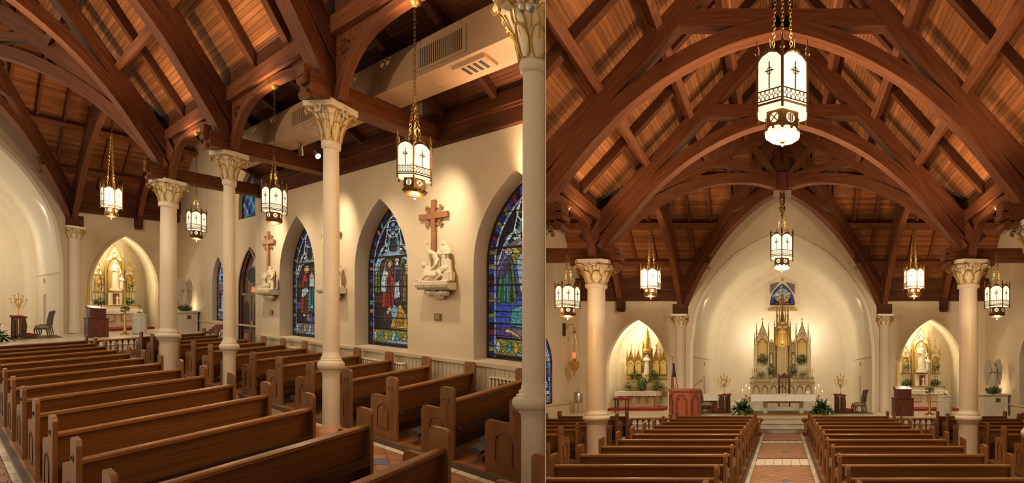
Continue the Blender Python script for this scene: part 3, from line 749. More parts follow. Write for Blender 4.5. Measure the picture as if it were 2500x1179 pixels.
# ------------------------------------------------------------------ hanging lanterns
def chain(mb, p, q, link=.085, r=.009):
    p, q = Vector(p), Vector(q); d = q-p; n = max(2, int(d.length/(link*.78))); t = d.normalized()
    a = t.cross(Vector((0, 1, .01))).normalized(); b = t.cross(a)
    for i in range(n):
        c = p+d*((i+.5)/n); s1 = a if i % 2 else b
        mb.tube([tuple(c+t*(link*.5*math.cos(k*PI/4))+s1*(link*.27*math.sin(k*PI/4))) for k in range(9)], r, 4, False)
def lantern(rm, loc, D, ztop, label, group, rot=0.0, watt=60, zc=None):
    """six-sided lantern; loc z is the lower rim of the glass body, ztop the ceiling rose, zc where the chains meet"""
    t = thing(rm, 'pendant_lantern', label, 'lantern', loc, rot, group, True)
    x, y, z = loc; R = D*.5; Hh = D*.85; zt = ztop-z; zc = (zc or (z+D*2.3))-z
    cr = [(R*math.cos(PI/6+k*PI/3), R*math.sin(PI/6+k*PI/3)) for k in range(6)]
    post = part(t, 'corner_post', MB().tube([(cr[0][0], cr[0][1], -.10*D), (cr[0][0], cr[0][1], Hh*1.0), (cr[0][0], cr[0][1], Hh*1.05)], D*.026, 6), 'bronze')
    sp = MB()
    for k in range(6):
        a = PI/6+k*PI/3
        if k: part(t, 'corner_post', MB().tube([(cr[k][0], cr[k][1], -.10*D), (cr[k][0], cr[k][1], Hh*1.03)], D*.026, 6), 'bronze')
        m = MB().lathe([(.022*D, Hh*1.0), (.05*D, Hh*1.04), (.03*D, Hh*1.09), (.045*D, Hh*1.13), (.018*D, Hh*1.2), (.004, Hh*1.36)], 7, cr[k])
        part(t, 'spike_finial', m, 'bronze', True)
        p, q = cr[k], cr[(k+1) % 6]
        def on(s, zz, o=0): 
            mx, my = p[0]+(q[0]-p[0])*s, p[1]+(q[1]-p[1])*s; l = math.hypot(mx, my); return (mx*(1+o/l), my*(1+o/l), zz)
        tops = [(0.06, Hh*.90), (.2, Hh*.98), (.5, Hh*1.04), (.8, Hh*.98), (.94, Hh*.90)]
        vs = [on(.06, .0), on(.94, .0)]+[on(s, zz) for s, zz in reversed(tops)]
        vi = [tuple(Vector(v)*.97+Vector((0, 0, v[2]*.03))) for v in vs]; n = len(vs)
        part(t, 'glass_pane', MB().add(vs+vi, [tuple(range(n)), tuple(range(2*n-1, n-1, -1))]+[(i, n+i, n+(i+1) % n, (i+1) % n) for i in range(n)]), 'lamp_glass')
        m = MB(); m.tube([on(0, Hh*.86)]+[on(s, zz, .004) for s, zz in tops]+[on(1, Hh*.86)], D*.018, 5)
        for s in (.38, .5, .62): m.ball(on(s, Hh*1.055), D*.04, 6, 5)
        m.tube([on(.5, Hh*1.04), on(.5, Hh*1.28)], [D*.02, D*.004], 5)
        part(t, 'pane_frame', m, 'bronze', True)
        part(t, 'pane_sill', MB().tube([on(0, 0, .004), on(1, 0, .004)], D*.02, 5), 'bronze', True)
        m = MB(); o = .012*D
        m.tube([on(0, Hh*.06, o), on(1, Hh*.06, o)], D*.012, 4); m.tube([on(0, Hh*.26, o), on(1, Hh*.26, o)], D*.012, 4)
        for j in range(3):
            c = .17+j*.33
            for (u, v) in ((-.08, -.06), (.08, -.06), (.08, .06), (-.08, .06)):
                m.tube([on(c+u+.08*math.cos(b*PI/3), Hh*(.16+v)+Hh*.055*math.sin(b*PI/3), o) for b in range(7)], D*.007, 4, False)
        part(t, 'tracery_band', m, 'bronze', True)
        m = MB(); o = .012*D
        m.tube([on(.5, Hh*.28, o), on(.5, Hh*.82, o)], D*.012, 4); m.tube([on(.34, Hh*.64, o), on(.66, Hh*.64, o)], D*.012, 4)
        m.tube([on(.5+.09*math.cos(b*PI/4), Hh*.64+Hh*.07*math.sin(b*PI/4), o) for b in range(9)], D*.008, 4, False)
        part(t, 'cross', m, 'bronze', True)
        # lower tier
        i0, i1 = .66, .60
        lo = [(p[0], p[1], -.02*D), (q[0], q[1], -.02*D), (q[0]*i0, q[1]*i0, -.06*D), (p[0]*i0, p[1]*i0, -.06*D)]
        part(t, 'soffit_pane', MB().add(lo, [(0, 3, 2, 1)]), 'lamp_glow')
        r1 = .64
        d0 = [(p[0]*r1, p[1]*r1, -.05*D), (q[0]*r1, q[1]*r1, -.05*D), (q[0]*r1, q[1]*r1, -.35*D), (p[0]*r1, p[1]*r1, -.35*D)]
        dp = part(t, 'drum_side', MB().add(d0+[tuple(c*.9 if i < 2 else c for i, c in enumerate(v)) for v in d0], [(0, 3, 2, 1), (4, 5, 6, 7)]), 'bronze')
        mx, my = (p[0]+q[0])/2*r1*1.02, (p[1]+q[1])/2*r1*1.02; l = math.hypot(mx, my); ux, uy = -my/l, mx/l
        disc = [(mx+ux*.085*D*math.cos(b*PI/6), my+uy*.085*D*math.cos(b*PI/6), -.185*D+.085*D*math.sin(b*PI/6)) for b in range(12)]
        part(dp, 'medallion', MB().add(disc, [tuple(range(12))]), 'lamp_glow')
        m = MB()
        for an in (PI/4, -PI/4) if k % 2 else (PI/2,):
            m.tube([(mx*1.02+ux*.08*D*math.cos(an+f), my*1.02+uy*.08*D*math.cos(an+f), -.185*D+.08*D*math.sin(an+f)) for f in (0, PI)], D*.012, 4)
        if k % 2 == 0:
            for o_ in (-.035, .035): m.tube([(mx*1.02+ux*o_*D, my*1.02+uy*o_*D, -.185*D+v*D) for v in (-.06, .06)], D*.010, 4)
        part(dp, 'monogram', m, 'bronze')
    m = MB().lathe([(.60*R, -.33*D), (.62*R, -.36*D), (.61*R, -.43*D), (.48*R, -.475*D), (.14*R, -.495*D)], 16); part(t, 'bowl', m, 'lamp_glow' if D > .9 else 'bronze', True)
    m = MB()
    for k in range(12): m.ball((.63*R*math.cos(k*PI/6), .63*R*math.sin(k*PI/6), -.36*D), .03*D, 5, 4)
    part(t, 'bead_rim', m, 'bronze', True, kind='stuff')
    part(t, 'bottom_finial', MB().lathe([(.05*D, -.48*D), (.06*D, -.51*D), (.025*D, -.53*D), (.045*D, -.56*D), (.002, -.60*D)], 8), 'bronze', True)
    m = MB().tube([(cr[k % 6][0]*.42, cr[k % 6][1]*.42, Hh*.86) for k in range(7)], D*.02, 5); part(t, 'top_ring', m, 'bronze', True)
    for k in (0, 2, 4):
        mb = MB(); chain(mb, (cr[k][0]*.42, cr[k][1]*.42, Hh*.86), (cr[k][0]*.04, cr[k][1]*.04, zc), .065 if D < .7 else .09, .005 if D < .7 else .008); part(t, 'chain', mb, 'chain_brass', True)
    mb = MB(); chain(mb, (0, 0, zc), (0, 0, zt-.05), .07, .005); part(t, 'main_chain', mb, 'bronze', True)
    part(t, 'ceiling_rose', MB().lathe([(.02, zt-.10), (.045, zt-.07), (.075, zt-.05), (.095, zt-.02), (.095, zt)], 14), 'chain_brass', True)
    lamp(rm, 'POINT', (x, y, z-.72*D), watt, (1, .68, .36), .12*D, name='lantern_light')
    lamp(rm, 'POINT', (x, y, z+1.35*D), watt*.12, (1, .68, .36), .12*D, name='lantern_light')
    return t
# ------------------------------------------------------------------ pews
def pew(rm, loc, L, label, group):
    t = thing(rm, 'pew', label, 'pew', loc, group=group)
    z0 = .0
    prof = [(-.05, z0), (.46, z0), (.46, .62), (.44, .67), (.40, .685), (.19, .685), (.165, .70), (.155, .73), (.155, .965), (.14, .995), (.11, 1.005), (-.015, 1.005), (-.04, .99), (-.05, .96)]
    arch = gothic(.105, .17, .42, .56, 5, .22)
    for i, x in enumerate((0, L-.055)):
        e = part(t, 'end_panel', MB().prism(prof, 'x', x, x+.055, 'z'), 'oak_end')
        xo = x-.004 if i == 0 else x+.059
        m = MB(); m.tube([(xo, a, z) for a, z in arch]+[(xo, arch[0][0], arch[0][1])], .009, 4, False); part(e, 'arch_moulding', m, 'oak_dark')
        m = MB(); q = [(.03, .80), (.10, .80), (.10, .85), (.03, .85), (.03, .80)]; m.tube([(xo, a, z) for a, z in q], .007, 4, False); part(e, 'number_plate', m, 'mahogany')
    back = [(.0, .78), (.025, .80), (.04, .80), (.13, .18), (.10, .18)]
    part(t, 'backrest', MB().prism([(.0, .80), (.03, .80), (.13, .20), (.10, .20)], 'x', .05, L-.05), 'oak')
    part(t, 'top_rail', MB().prism([(-.028, .785), (-.028, .815), (-.015, .828), (.03, .828), (.043, .815), (.043, .785)], 'x', .05, L-.05), 'oak')
    part(t, 'seat', MB().prism([(.07, .40), (.45, .37), (.46, .385), (.45, .41), (.08, .435)], 'x', .05, L-.05), 'oak')
    part(t, 'bottom_rail', MB().box(.05, L-.05, .09, .115, .08, .2), 'oak_dark')
    part(t, 'book_rack', MB().prism([(-.09, .40), (.05, .42), (.05, .44), (-.08, .42), (-.09, .50), (-.10, .50)], 'x', .12, L-.12), 'oak_dark')
    k = part(t, 'kneeler', MB().prism([(-.36, .15), (-.20, .15), (-.19, .20), (-.22, .225), (-.34, .225), (-.37, .20)], 'x', .1, L-.1), 'kneeler_pad')
    m = MB()
    for x in (.3, L-.3): m.box(x-.02, x+.02, -.30, -.24, 0, .15)
    part(k, 'kneeler_foot', m, 'steel')
    return t
# ------------------------------------------------------------------ stained glass
def circ(cx, cz, r, n=10, k=1.0): return [(cx+r*math.cos(2*PI*i/n), cz+r*k*math.sin(2*PI*i/n)) for i in range(n)]
def blade(x0, z0, x1, z1, w):
    dx, dz = x1-x0, z1-z0; l = math.hypot(dx, dz); nx, nz = -dz/l*w, dx/l*w
    return [(x0, z0), (x0+dx*.35+nx, z0+dz*.35+nz), (x0+dx*.7+nx*.8, z0+dz*.7+nz*.8), (x1, z1), (x0+dx*.7-nx*.8, z0+dz*.7-nz*.8), (x0+dx*.35-nx, z0+dz*.35-nz)]
class Glass:
    def __init__(s, rm, name, P, outline, frame='lead'):
        s.rm, s.P, s.lead, s.n = rm, P, MB(), 0
        mb = MB(); n = len(outline); mb.add([P(a, b, -.01) for a, b in outline]+[P(a, b, -.03) for a, b in outline], [tuple(range(n)), tuple(range(2*n-1, n-1, -1))])
        s.root = struct(rm, name, mb, 'g_dark')
        fr = MB(); fr.tube([P(a, b, .0) for a, b in outline]+[P(*outline[0], .0)], .028, 5, False); struct(rm, 'frame', fr, 'iron', s.root)
    def pane(s, poly, c, layer=1, lead=True):
        d = .004*layer; n = len(poly); P = s.P
        mb = MB().add([P(a, b, d) for a, b in poly]+[P(a, b, d-.004) for a, b in poly], [tuple(range(n)), tuple(range(2*n-1, n-1, -1))]+[(i, (i+1) % n, n+(i+1) % n, n+i) for i in range(n)], [(a+s.n*.37, b, s.n*.61) for a, b in poly]*2)
        s.n += 1
        struct(s.rm, 'pane', mb, 'g_'+c, s.root)
        if lead: s.lead.tube([P(a, b, d+.003) for a, b in poly]+[P(*poly[0], d+.003)], .0055, 4, False)
    def bars(s, zs, half, r=.012):
        m = MB()
        for z, wd in zs: m.tube([s.P(-half(z), z, .03), s.P(half(z), z, .03)], wd, 5)
        struct(s.rm, 'bar', m, 'iron', s.root)
    def done(s): struct(s.rm, 'lead_came', s.lead, 'lead', s.root)
def rich_window(rm, name, P, w2, z0, zs, zt, scene, pal):
    out = gothic(w2, z0, zs, zt, 9); G = Glass(rm, name, P, out)
    n = len(out); inn = gothic(w2-.13, z0+.02, zs, zt-.24, 9)
    # border panes
    cols = pal['border']
    def split(line, step):
        r = []
        for i in range(len(line)-1):
            a, b = line[i], line[i+1]; k = max(1, int(round(math.hypot(b[0]-a[0], b[1]-a[1])/step)))
            r += [(a[0]+(b[0]-a[0])*j/k, a[1]+(b[1]-a[1])*j/k) for j in range(k)]
        return r+[line[-1]]
    so, si = split(out, .11), None
    si = []
    for i in range(len(out)-1):
        a, b = out[i], out[i+1]; k = max(1, int(round(math.hypot(b[0]-a[0], b[1]-a[1])/.11))); c, d = inn[i], inn[i+1]
        si += [(c[0]+(d[0]-c[0])*j/k, c[1]+(d[1]-c[1])*j/k) for j in range(k)]
    si.append(inn[-1])
    for i in range(len(so)-1): G.pane([so[i], so[i+1], si[i+1], si[i]], cols[i % len(cols)], 1)
    # white bead line
    in2 = gothic(w2-.16, z0+.02, zs, zt-.29, 9)
    for i in range(len(inn)-1): G.pane([inn[i], inn[i+1], in2[i+1], in2[i]], 'white' if i % 2 else 'sky', 1, False)
    hw = w2-.17; H = zt-z0
    def half(z): 
        if z <= zs: return hw
        R = (w2*w2+(zt-zs)**2)/(2*w2); return max(.02, R*math.sqrt(max(0, 1-((z-zs)/R)**2))-(R-w2)-.17)
    # background panes in the scene zone
    za, zc = z0+.42, zs+.18
    rows = 8; rnd = random.Random(len(name)*7+int(name[-1]))
    for j in range(rows):
        a, b = za+(zc-za)*j/rows, za+(zc-za)*(j+1)/rows; m = 4
        for i in range(m):
            x0, x1 = -hw+2*hw*i/m, -hw+2*hw*(i+1)/m
            k0, k1 = min(1, half(a)/hw), min(1, half(b)/hw)
            G.pane([(x0*k0, a), (x1*k0, a), (x1*k1, b), (x0*k1, b)], rnd.choice(pal['back']), 1)
    # canopy of foliage in the head
    for s in (-1, 1):
        G.pane([(0, zc+.12), (s*hw*.30, zc+.17), (s*hw*.62, zc+.02), (s*half(zc)*.96, zc-.25), (s*half(zc)*.98, zc-.02), (s*hw*.66, zc+.16), (s*hw*.3, zc+.29), (0, zc+.25)], pal['canopy'], 3)
        for (x0, zz0, x1, zz1, wd, cc) in ((.1, .2, .55, .3, .05, 'white'), (.2, .28, .5, .52, .05, 'white'), (.62, .06, .8, .26, .05, pal['leaf']), (.3, .32, .2, .62, .05, pal['leaf']), (.7, .22, .52, .42, .045, 'white'), (.25, .5, .1, .78, .04, 'sky')):
            p0 = (s*hw*x0, zc+.05+zz0*.9); p1 = (s*hw*x1*.85, zc+.05+zz1*.9)
            if abs(p1[0]) < half(p1[1]): G.pane(blade(*p0, *p1, wd), cc, 2)
    for (x, z, cc) in ((0, 0, pal['rose']), (.09, .0, pal['rose2']), (-.09, 0, pal['rose2']), (0, .10, pal['rose2']), (0, -.10, pal['rose2'])):
        G.pane(circ(x, zt-.62+z, .062, 8), cc, 4)
    m = MB(); m.tube([P(.19*math.cos(k*PI/8), zt-.62+.21*math.sin(k*PI/8), .02) for k in range(17)], .012, 4, False); struct(rm, 'tracery_ring', m, 'g_white', G.root)
    m = MB()
    for s in (-1, 1): m.tube([P(s*x, z, .018) for x, z in ((hw*.95, zc-.2), (hw*.72, zc+.2), (hw*.42, zc+.42), (.12, zt-.4), (0, zt-.3))], .012, 4)
    for s in (-1, 1): m.tube([P(s*x, z, .018) for x, z in ((0, zc+.16), (hw*.2, zc+.22), (hw*.4, zc+.12), (hw*.6, zc+.06), (hw*.9, zc-.28))], .010, 4)
    struct(rm, 'tracery_line', m, 'g_white', G.root)
    # predella of foliage
    zb_ = z0+.06
    G.pane([(-hw, zb_), (hw, zb_), (hw, za-.03), (-hw, za-.03)], pal['pred'], 2)
    for i in range(7):
        x = -hw*.85+hw*1.7*i/6; s = 1 if i % 2 else -1
        G.pane(blade(x-.04, zb_+.05, x+.05*s, za-.06, .045), ('white', pal['leaf'], 'gold')[i % 3], 3)
        G.pane(circ(x+.05, zb_+.09, .03, 7), 'sky' if i % 2 else 'gold', 4)
    G.pane([(-hw*.3, zb_+.01), (hw*.75, zb_+.01), (hw*.75, zb_+.085), (-hw*.3, zb_+.085)], 'sky', 5)
    for poly, c, l in scene(hw, za, zc):
        G.pane(poly, c, l)
        if len(poly) == 8 and l < 7:       # robe: lighter and darker folds
            zb0, zt0 = poly[0][1], poly[4][1]; x0, x1 = poly[0][0], poly[1][0]; xm, xt = (x0+x1)/2, (poly[4][0]+poly[5][0])/2
            for q, cc in ((-.55, c), (-.1, 'brown'), (.35, c), (.7, 'dark')):
                xa = xm+q*(x1-x0)*.42; xb = xt+q*(x1-x0)*.22
                G.pane([(xa-.012, zb0+.02), (xa+.022, zb0+.02), (xb+.012, zb0+(zt0-zb0)*.8), (xb-.006, zb0+(zt0-zb0)*.8)], cc, l+1)
    G.bars([(z0+H*f, r) for f, r in ((.02, .02), (.07, .006), (.13, .009), (.17, .005), (.20, .018), (.235, .005), (.27, .007), (.305, .005), (.34, .007), (.38, .005), (.42, .018), (.46, .005), (.50, .007), (.53, .005), (.56, .007), (.595, .005), (.63, .026), (.70, .008), (.76, .005), (.83, .012))], lambda z: half(z)+.15)
    G.done()
    return G.root
def robe(cx, zb_, h, w, lean=0): 
    return [(cx-w, zb_), (cx+w, zb_), (cx+w*.8+lean*.5, zb_+h*.45), (cx+w*.62+lean*.8, zb_+h*.8), (cx+w*.3+lean, zb_+h), (cx-w*.3+lean, zb_+h), (cx-w*.62+lean*.8, zb_+h*.8), (cx-w*.8+lean*.5, zb_+h*.45)]
def scene_healing(hw, za, zc):
    S = []
    S += [(robe(-.16, za+.55, .95, .19), 'red', 4), ([(-.36, za+.95), (-.2, za+.9), (-.14, za+1.45), (-.28, za+1.5), (-.36, za+1.2)], 'white', 5), ([(-.06, za+1.0), (.06, za+1.05), (.02, za+1.25), (-.12, za+1.42)], 'red', 5), (circ(-.13, za+1.62, .12, 12), 'gold', 4), (circ(-.11, za+1.6, .075, 10), 'flesh', 6), ([(-.21, za+1.45), (-.14, za+1.42), (-.15, za+1.68), (-.1, za+1.72), (-.2, za+1.68)], 'brown', 7)]
    S += [(robe(.12, za+.9, .72, .14), 'violet', 4), (circ(.12, za+1.7, .065, 10), 'flesh', 6), ([(.06, za+1.58), (.18, za+1.58), (.12, za+1.72)], 'white', 7), (robe(.27, za+1.0, .8, .1), 'green', 3), (circ(.26, za+1.83, .055, 9), 'flesh', 5), ([(.19, za+1.86), (.34, za+1.86), (.27, za+1.95)], 'green', 6)]
    S += [(robe(.40, za+.7, .8, .13), 'amber', 5), (circ(.39, za+1.56, .06, 9), 'flesh', 6), ([(.03, za+.75), (.2, za+.78), (.19, za+1.2), (.05, za+1.15)], 'white', 6)]
    S += [([(-.08, za+.02), (.42, za+.0), (.38, za+.35), (.22, za+.62), (.05, za+.5)], 'gold', 5), ([(.05, za+.08), (.3, za+.1), (.32, za+.4), (.16, za+.45)], 'amber', 6), ([(-.06, za+.4), (.05, za+.2), (.16, za+.52), (.02, za+.62)], 'sky', 7), (circ(-.09, za+.5, .07, 9), 'flesh', 7), (circ(-.14, za+.42, .05, 8), 'white', 8)]
    for i in range(5): S.append(([(-hw+.03+i*.09, za+.9), (-hw+.1+i*.09, za+.9), (-hw+.1+i*.09, zc-.1), (-hw+.03+i*.09, zc-.05)], ('olive', 'green', 'brown', 'grey', 'olive')[i], 2))
    return S
def scene_raising(hw, za, zc):
    S = [(robe(-.2, za+.3, 1.2, .19), 'red', 4), (circ(-.12, za+1.62, .12, 12), 'gold', 4), (circ(-.1, za+1.6, .075, 10), 'flesh', 6), ([(-.34, za+.75), (-.2, za+.8), (-.02, za+.95), (-.1, za+1.1), (-.33, za+1.0)], 'white', 6)]
    S += [(robe(.1, za+.35, .95, .17), 'teal', 5), (circ(.1, za+1.4, .07, 10), 'flesh', 7), ([(.0, za+1.1), (.22, za+1.05), (.2, za+1.4), (.12, za+1.52), (.02, za+1.46)], 'white', 6), (robe(.4, za+.6, .9, .12), 'violet', 4), (circ(.38, za+1.6, .06, 9), 'flesh', 6), (circ(.43, za+1.0, .08, 9), 'grey', 6)]
    S += [([(-.1, za+.05), (.02, za+.05), (.0, za+.3), (-.12, za+.25)], 'amber', 5), ([(.02, za+.0), (.14, za+.0), (.12, za+.26), (.04, za+.3)], 'blue', 5), ([(.3, za), (.45, za), (.4, za+.25), (.34, za+.2)], 'green', 5), (circ(.12, za+.5, .06, 8), 'white', 7), (circ(-.22, za+.22, .06, 8), 'sky', 7)]
    return S
def scene_glory(hw, za, zc):
    S = []
    for i in range(13):
        a0, a1 = PI*(i-.5)/12-.1, PI*(i+.5)/12-.1; r = .62
        S.append(([(.05+.1*math.cos(a0), zc-.22+.1*math.sin(a0)), (.05+r*math.cos(a0)*.95, zc-.22+r*.8*math.sin(a0)), (.05+r*math.cos(a1)*.95, zc-.22+r*.8*math.sin(a1)), (.05+.1*math.cos(a1), zc-.22+.1*math.sin(a1))], 'gold' if i % 2 else 'olive', 2))
    S += [(robe(.1, za+.75, 1.15, .21), 'white', 4), ([(-.12, za+.9), (.0, za+.8), (.02, za+1.75), (-.1, za+1.7), (-.2, za+1.5)], 'sky', 5), (circ(.1, za+2.02, .13, 12), 'gold', 4), (circ(.1, za+2.0, .085, 10), 'flesh', 6), ([(.0, za+1.9), (.04, za+1.85), (.03, za+2.08), (.1, za+2.12), (.17, za+2.08), (.16, za+1.85), (.2, za+1.9), (.19, za+2.1), (.1, za+2.16), (.01, za+2.1)], 'brown', 7)]
    S += [(robe(-.38, za+.7, 1.0, .19), 'green', 4), ([(-.5, za+.75), (-.3, za+.7), (-.28, za+1.3), (-.44, za+1.4)], 'teal', 5), ([(-.52, za+1.3), (-.4, za+1.2), (-.34, za+1.7), (-.46, za+1.75)], 'violet', 6), (circ(-.34, za+1.72, .075, 10), 'white', 7), (circ(-.33, za+1.76, .055, 9), 'flesh', 8), (circ(-.45, zc-.32, .11, 9), 'grey', 4), (circ(-.36, zc-.14, .1, 9), 'violet', 4)]
    S += [([(-hw, za+.52), (hw, za+.52), (hw, za+.72), (-hw*.2, za+.76), (-hw, za+.68)], 'blue', 3), ([(-.32, za+.25), (.02, za+.2), (.1, za+.5), (-.08, za+.66), (-.28, za+.58)], 'teal', 5), (circ(.02, za+.52, .1, 10), 'amber', 6), ([(-.05, za+.18), (.3, za+.14), (.28, za+.4), (.02, za+.42)], 'brown', 6), ([(-.1, za-.02), (.45, za-.02), (.45, za+.16), (.15, za+.22), (-.02, za+.08)], 'gold', 7), ([(-.42, za+.12), (-.3, za+.1), (-.1, za-.02), (-.12, za+.06), (-.36, za+.2)], 'flesh', 7)]
    return S
def scene_saints(hw, za, zc):
    S = []
    for i, c in enumerate(('red', 'blue', 'gold')):
        x = -hw*.55+hw*.55*i; S += [(robe(x, za+.1+.1*i, 1.0, hw*.3), c, 4+i), (circ(x, za+1.2+.1*i, .055, 8), 'flesh', 7), (circ(x, za+1.2+.1*i, .085, 9), 'gold', 5+i)]
    S += [(robe(0, za+.0, .8, hw*.25), 'white', 8), (circ(0, za+.88, .05, 8), 'flesh', 9), (robe(hw*.55, za+.9, .6, hw*.3), 'blue', 8), (robe(-hw*.5, za+1.3, .5, hw*.3), 'sky', 8)]
    return S
def scene_blue(hw, za, zc):
    return [(robe(.12, za+.2, 1.2, hw*.55), 'blue', 4), ([(.0, za+.25), (.25, za+.3), (.2, za+.6), (.02, za+.5)], 'white', 6), (circ(.1, za+1.5, .07, 9), 'flesh', 6), (circ(.1, za+1.5, .11, 10), 'gold', 5), ([(.0, za+.9), (.14, za+.9), (.12, za+1.25), (.02, za+1.3)], 'flesh', 6), (robe(-.2, za+.3, 1.0, hw*.35), 'red', 4)]
PAL = dict(
 healing=dict(border=['dark', 'deep', 'brown', 'dark', 'violet', 'deep', 'dark', 'pink', 'dark', 'teal'], back=['dark', 'brown', 'dark', 'grey', 'brown'], canopy='sky', leaf='teal', rose='blue', rose2='sky', pred='olive'),
 raising=dict(border=['dark', 'grey', 'dark', 'deep'], back=['dark', 'dark', 'brown', 'violet'], canopy='grey', leaf='grey', rose='violet', rose2='violet', pred='grey'),
 glory=dict(border=['deep', 'olive', 'violet', 'deep', 'ruby', 'dark', 'blue', 'olive', 'deep'], back=['deep', 'grey', 'blue', 'violet'], canopy='grey', leaf='teal', rose='gold', rose2='green', pred='olive'),
 saints=dict(border=['deep', 'dark', 'blue', 'ruby'], back=['blue', 'teal', 'grey', 'deep', 'white'], canopy='white', leaf='sky', rose='gold', rose2='blue', pred='grey'))
# ------------------------------------------------------------------ sculpture
def sculpt(par, name, mb, m, voxel=.02, label=None):
    o = part(par, name, mb, m, True, label)
    r = o.modifiers.new('merge', 'REMESH'); r.mode = 'VOXEL'; r.voxel_size = voxel; r.use_smooth_shade = True
    s = o.modifiers.new('soften', 'SMOOTH'); s.iterations = 3; s.factor = .5
    return o
def robed(mb, c, h, yaw=0, hands=None, lean=(0, 0), veil=False, folds=8, w=1.0):
    """standing robed figure, front towards local -y before turning by yaw"""
    ca, sa = math.cos(yaw), math.sin(yaw)
    def T(x, y, z):
        x += lean[0]*z/h; y += lean[1]*z/h
        return (c[0]+(x*ca-y*sa), c[1]+(x*sa+y*ca), c[2]+z)
    for i in range(folds):
        a = 2*PI*i/folds+.2; r0, r1 = .105*h*w, .055*h*w
        mb.capsule(T(r0*math.cos(a), r0*.8*math.sin(a), .03*h), T(r1*math.cos(a), r1*.8*math.sin(a), .56*h), .036*h, .05*h, 6)
    mb.capsule(T(0, 0, .05*h), T(0, 0, .5*h), .10*h*w, .085*h*w)
    mb.capsule(T(0, 0, .5*h), T(0, -.01*h, .74*h), .085*h*w, .095*h*w)
    mb.capsule(T(-.085*h*w, 0, .775*h), T(.085*h*w, 0, .775*h), .052*h, .052*h)
    mb.capsule(T(0, 0, .8*h), T(0, -.005*h, .87*h), .036*h, .034*h)
    mb.ball(T(0, -.012*h, .925*h), (.052*h, .058*h, .070*h), 10, 8)
    mb.ball(T(0, -.070*h, .92*h), .014*h, 6, 5); mb.ball(T(0, -.058*h, .885*h), (.022*h, .015*h, .016*h), 6, 5)
    if veil:
        mb.capsule(T(0, .025*h, .95*h), T(0, .045*h, .72*h), .062*h, .075*h); mb.capsule(T(-.055*h, 0, .92*h), T(-.085*h, .01*h, .72*h), .03*h, .04*h); mb.capsule(T(.055*h, 0, .92*h), T(.085*h, .01*h, .72*h), .03*h, .04*h)
    else: mb.ball(T(0, .018*h, .94*h), (.057*h, .055*h, .065*h), 8, 6)
    for s, hd in zip((-1, 1), hands or ((-.05, -.16, .6), (.05, -.16, .6))):
        sh = T(s*.115*h*w, 0, .765*h); hd = tuple(v*h for v in hd)
        el = T((s*.16*h+hd[0])/2+s*.05*h, hd[1]*.3, (.765*h+hd[2])/2-.05*h)
        mb.capsule(sh, el, .042*h, .038*h, 7); mb.capsule(el, T(*hd), .036*h, .022*h, 7); mb.ball(T(hd[0], hd[1]-.01*h, hd[2]), .026*h, 7, 5)
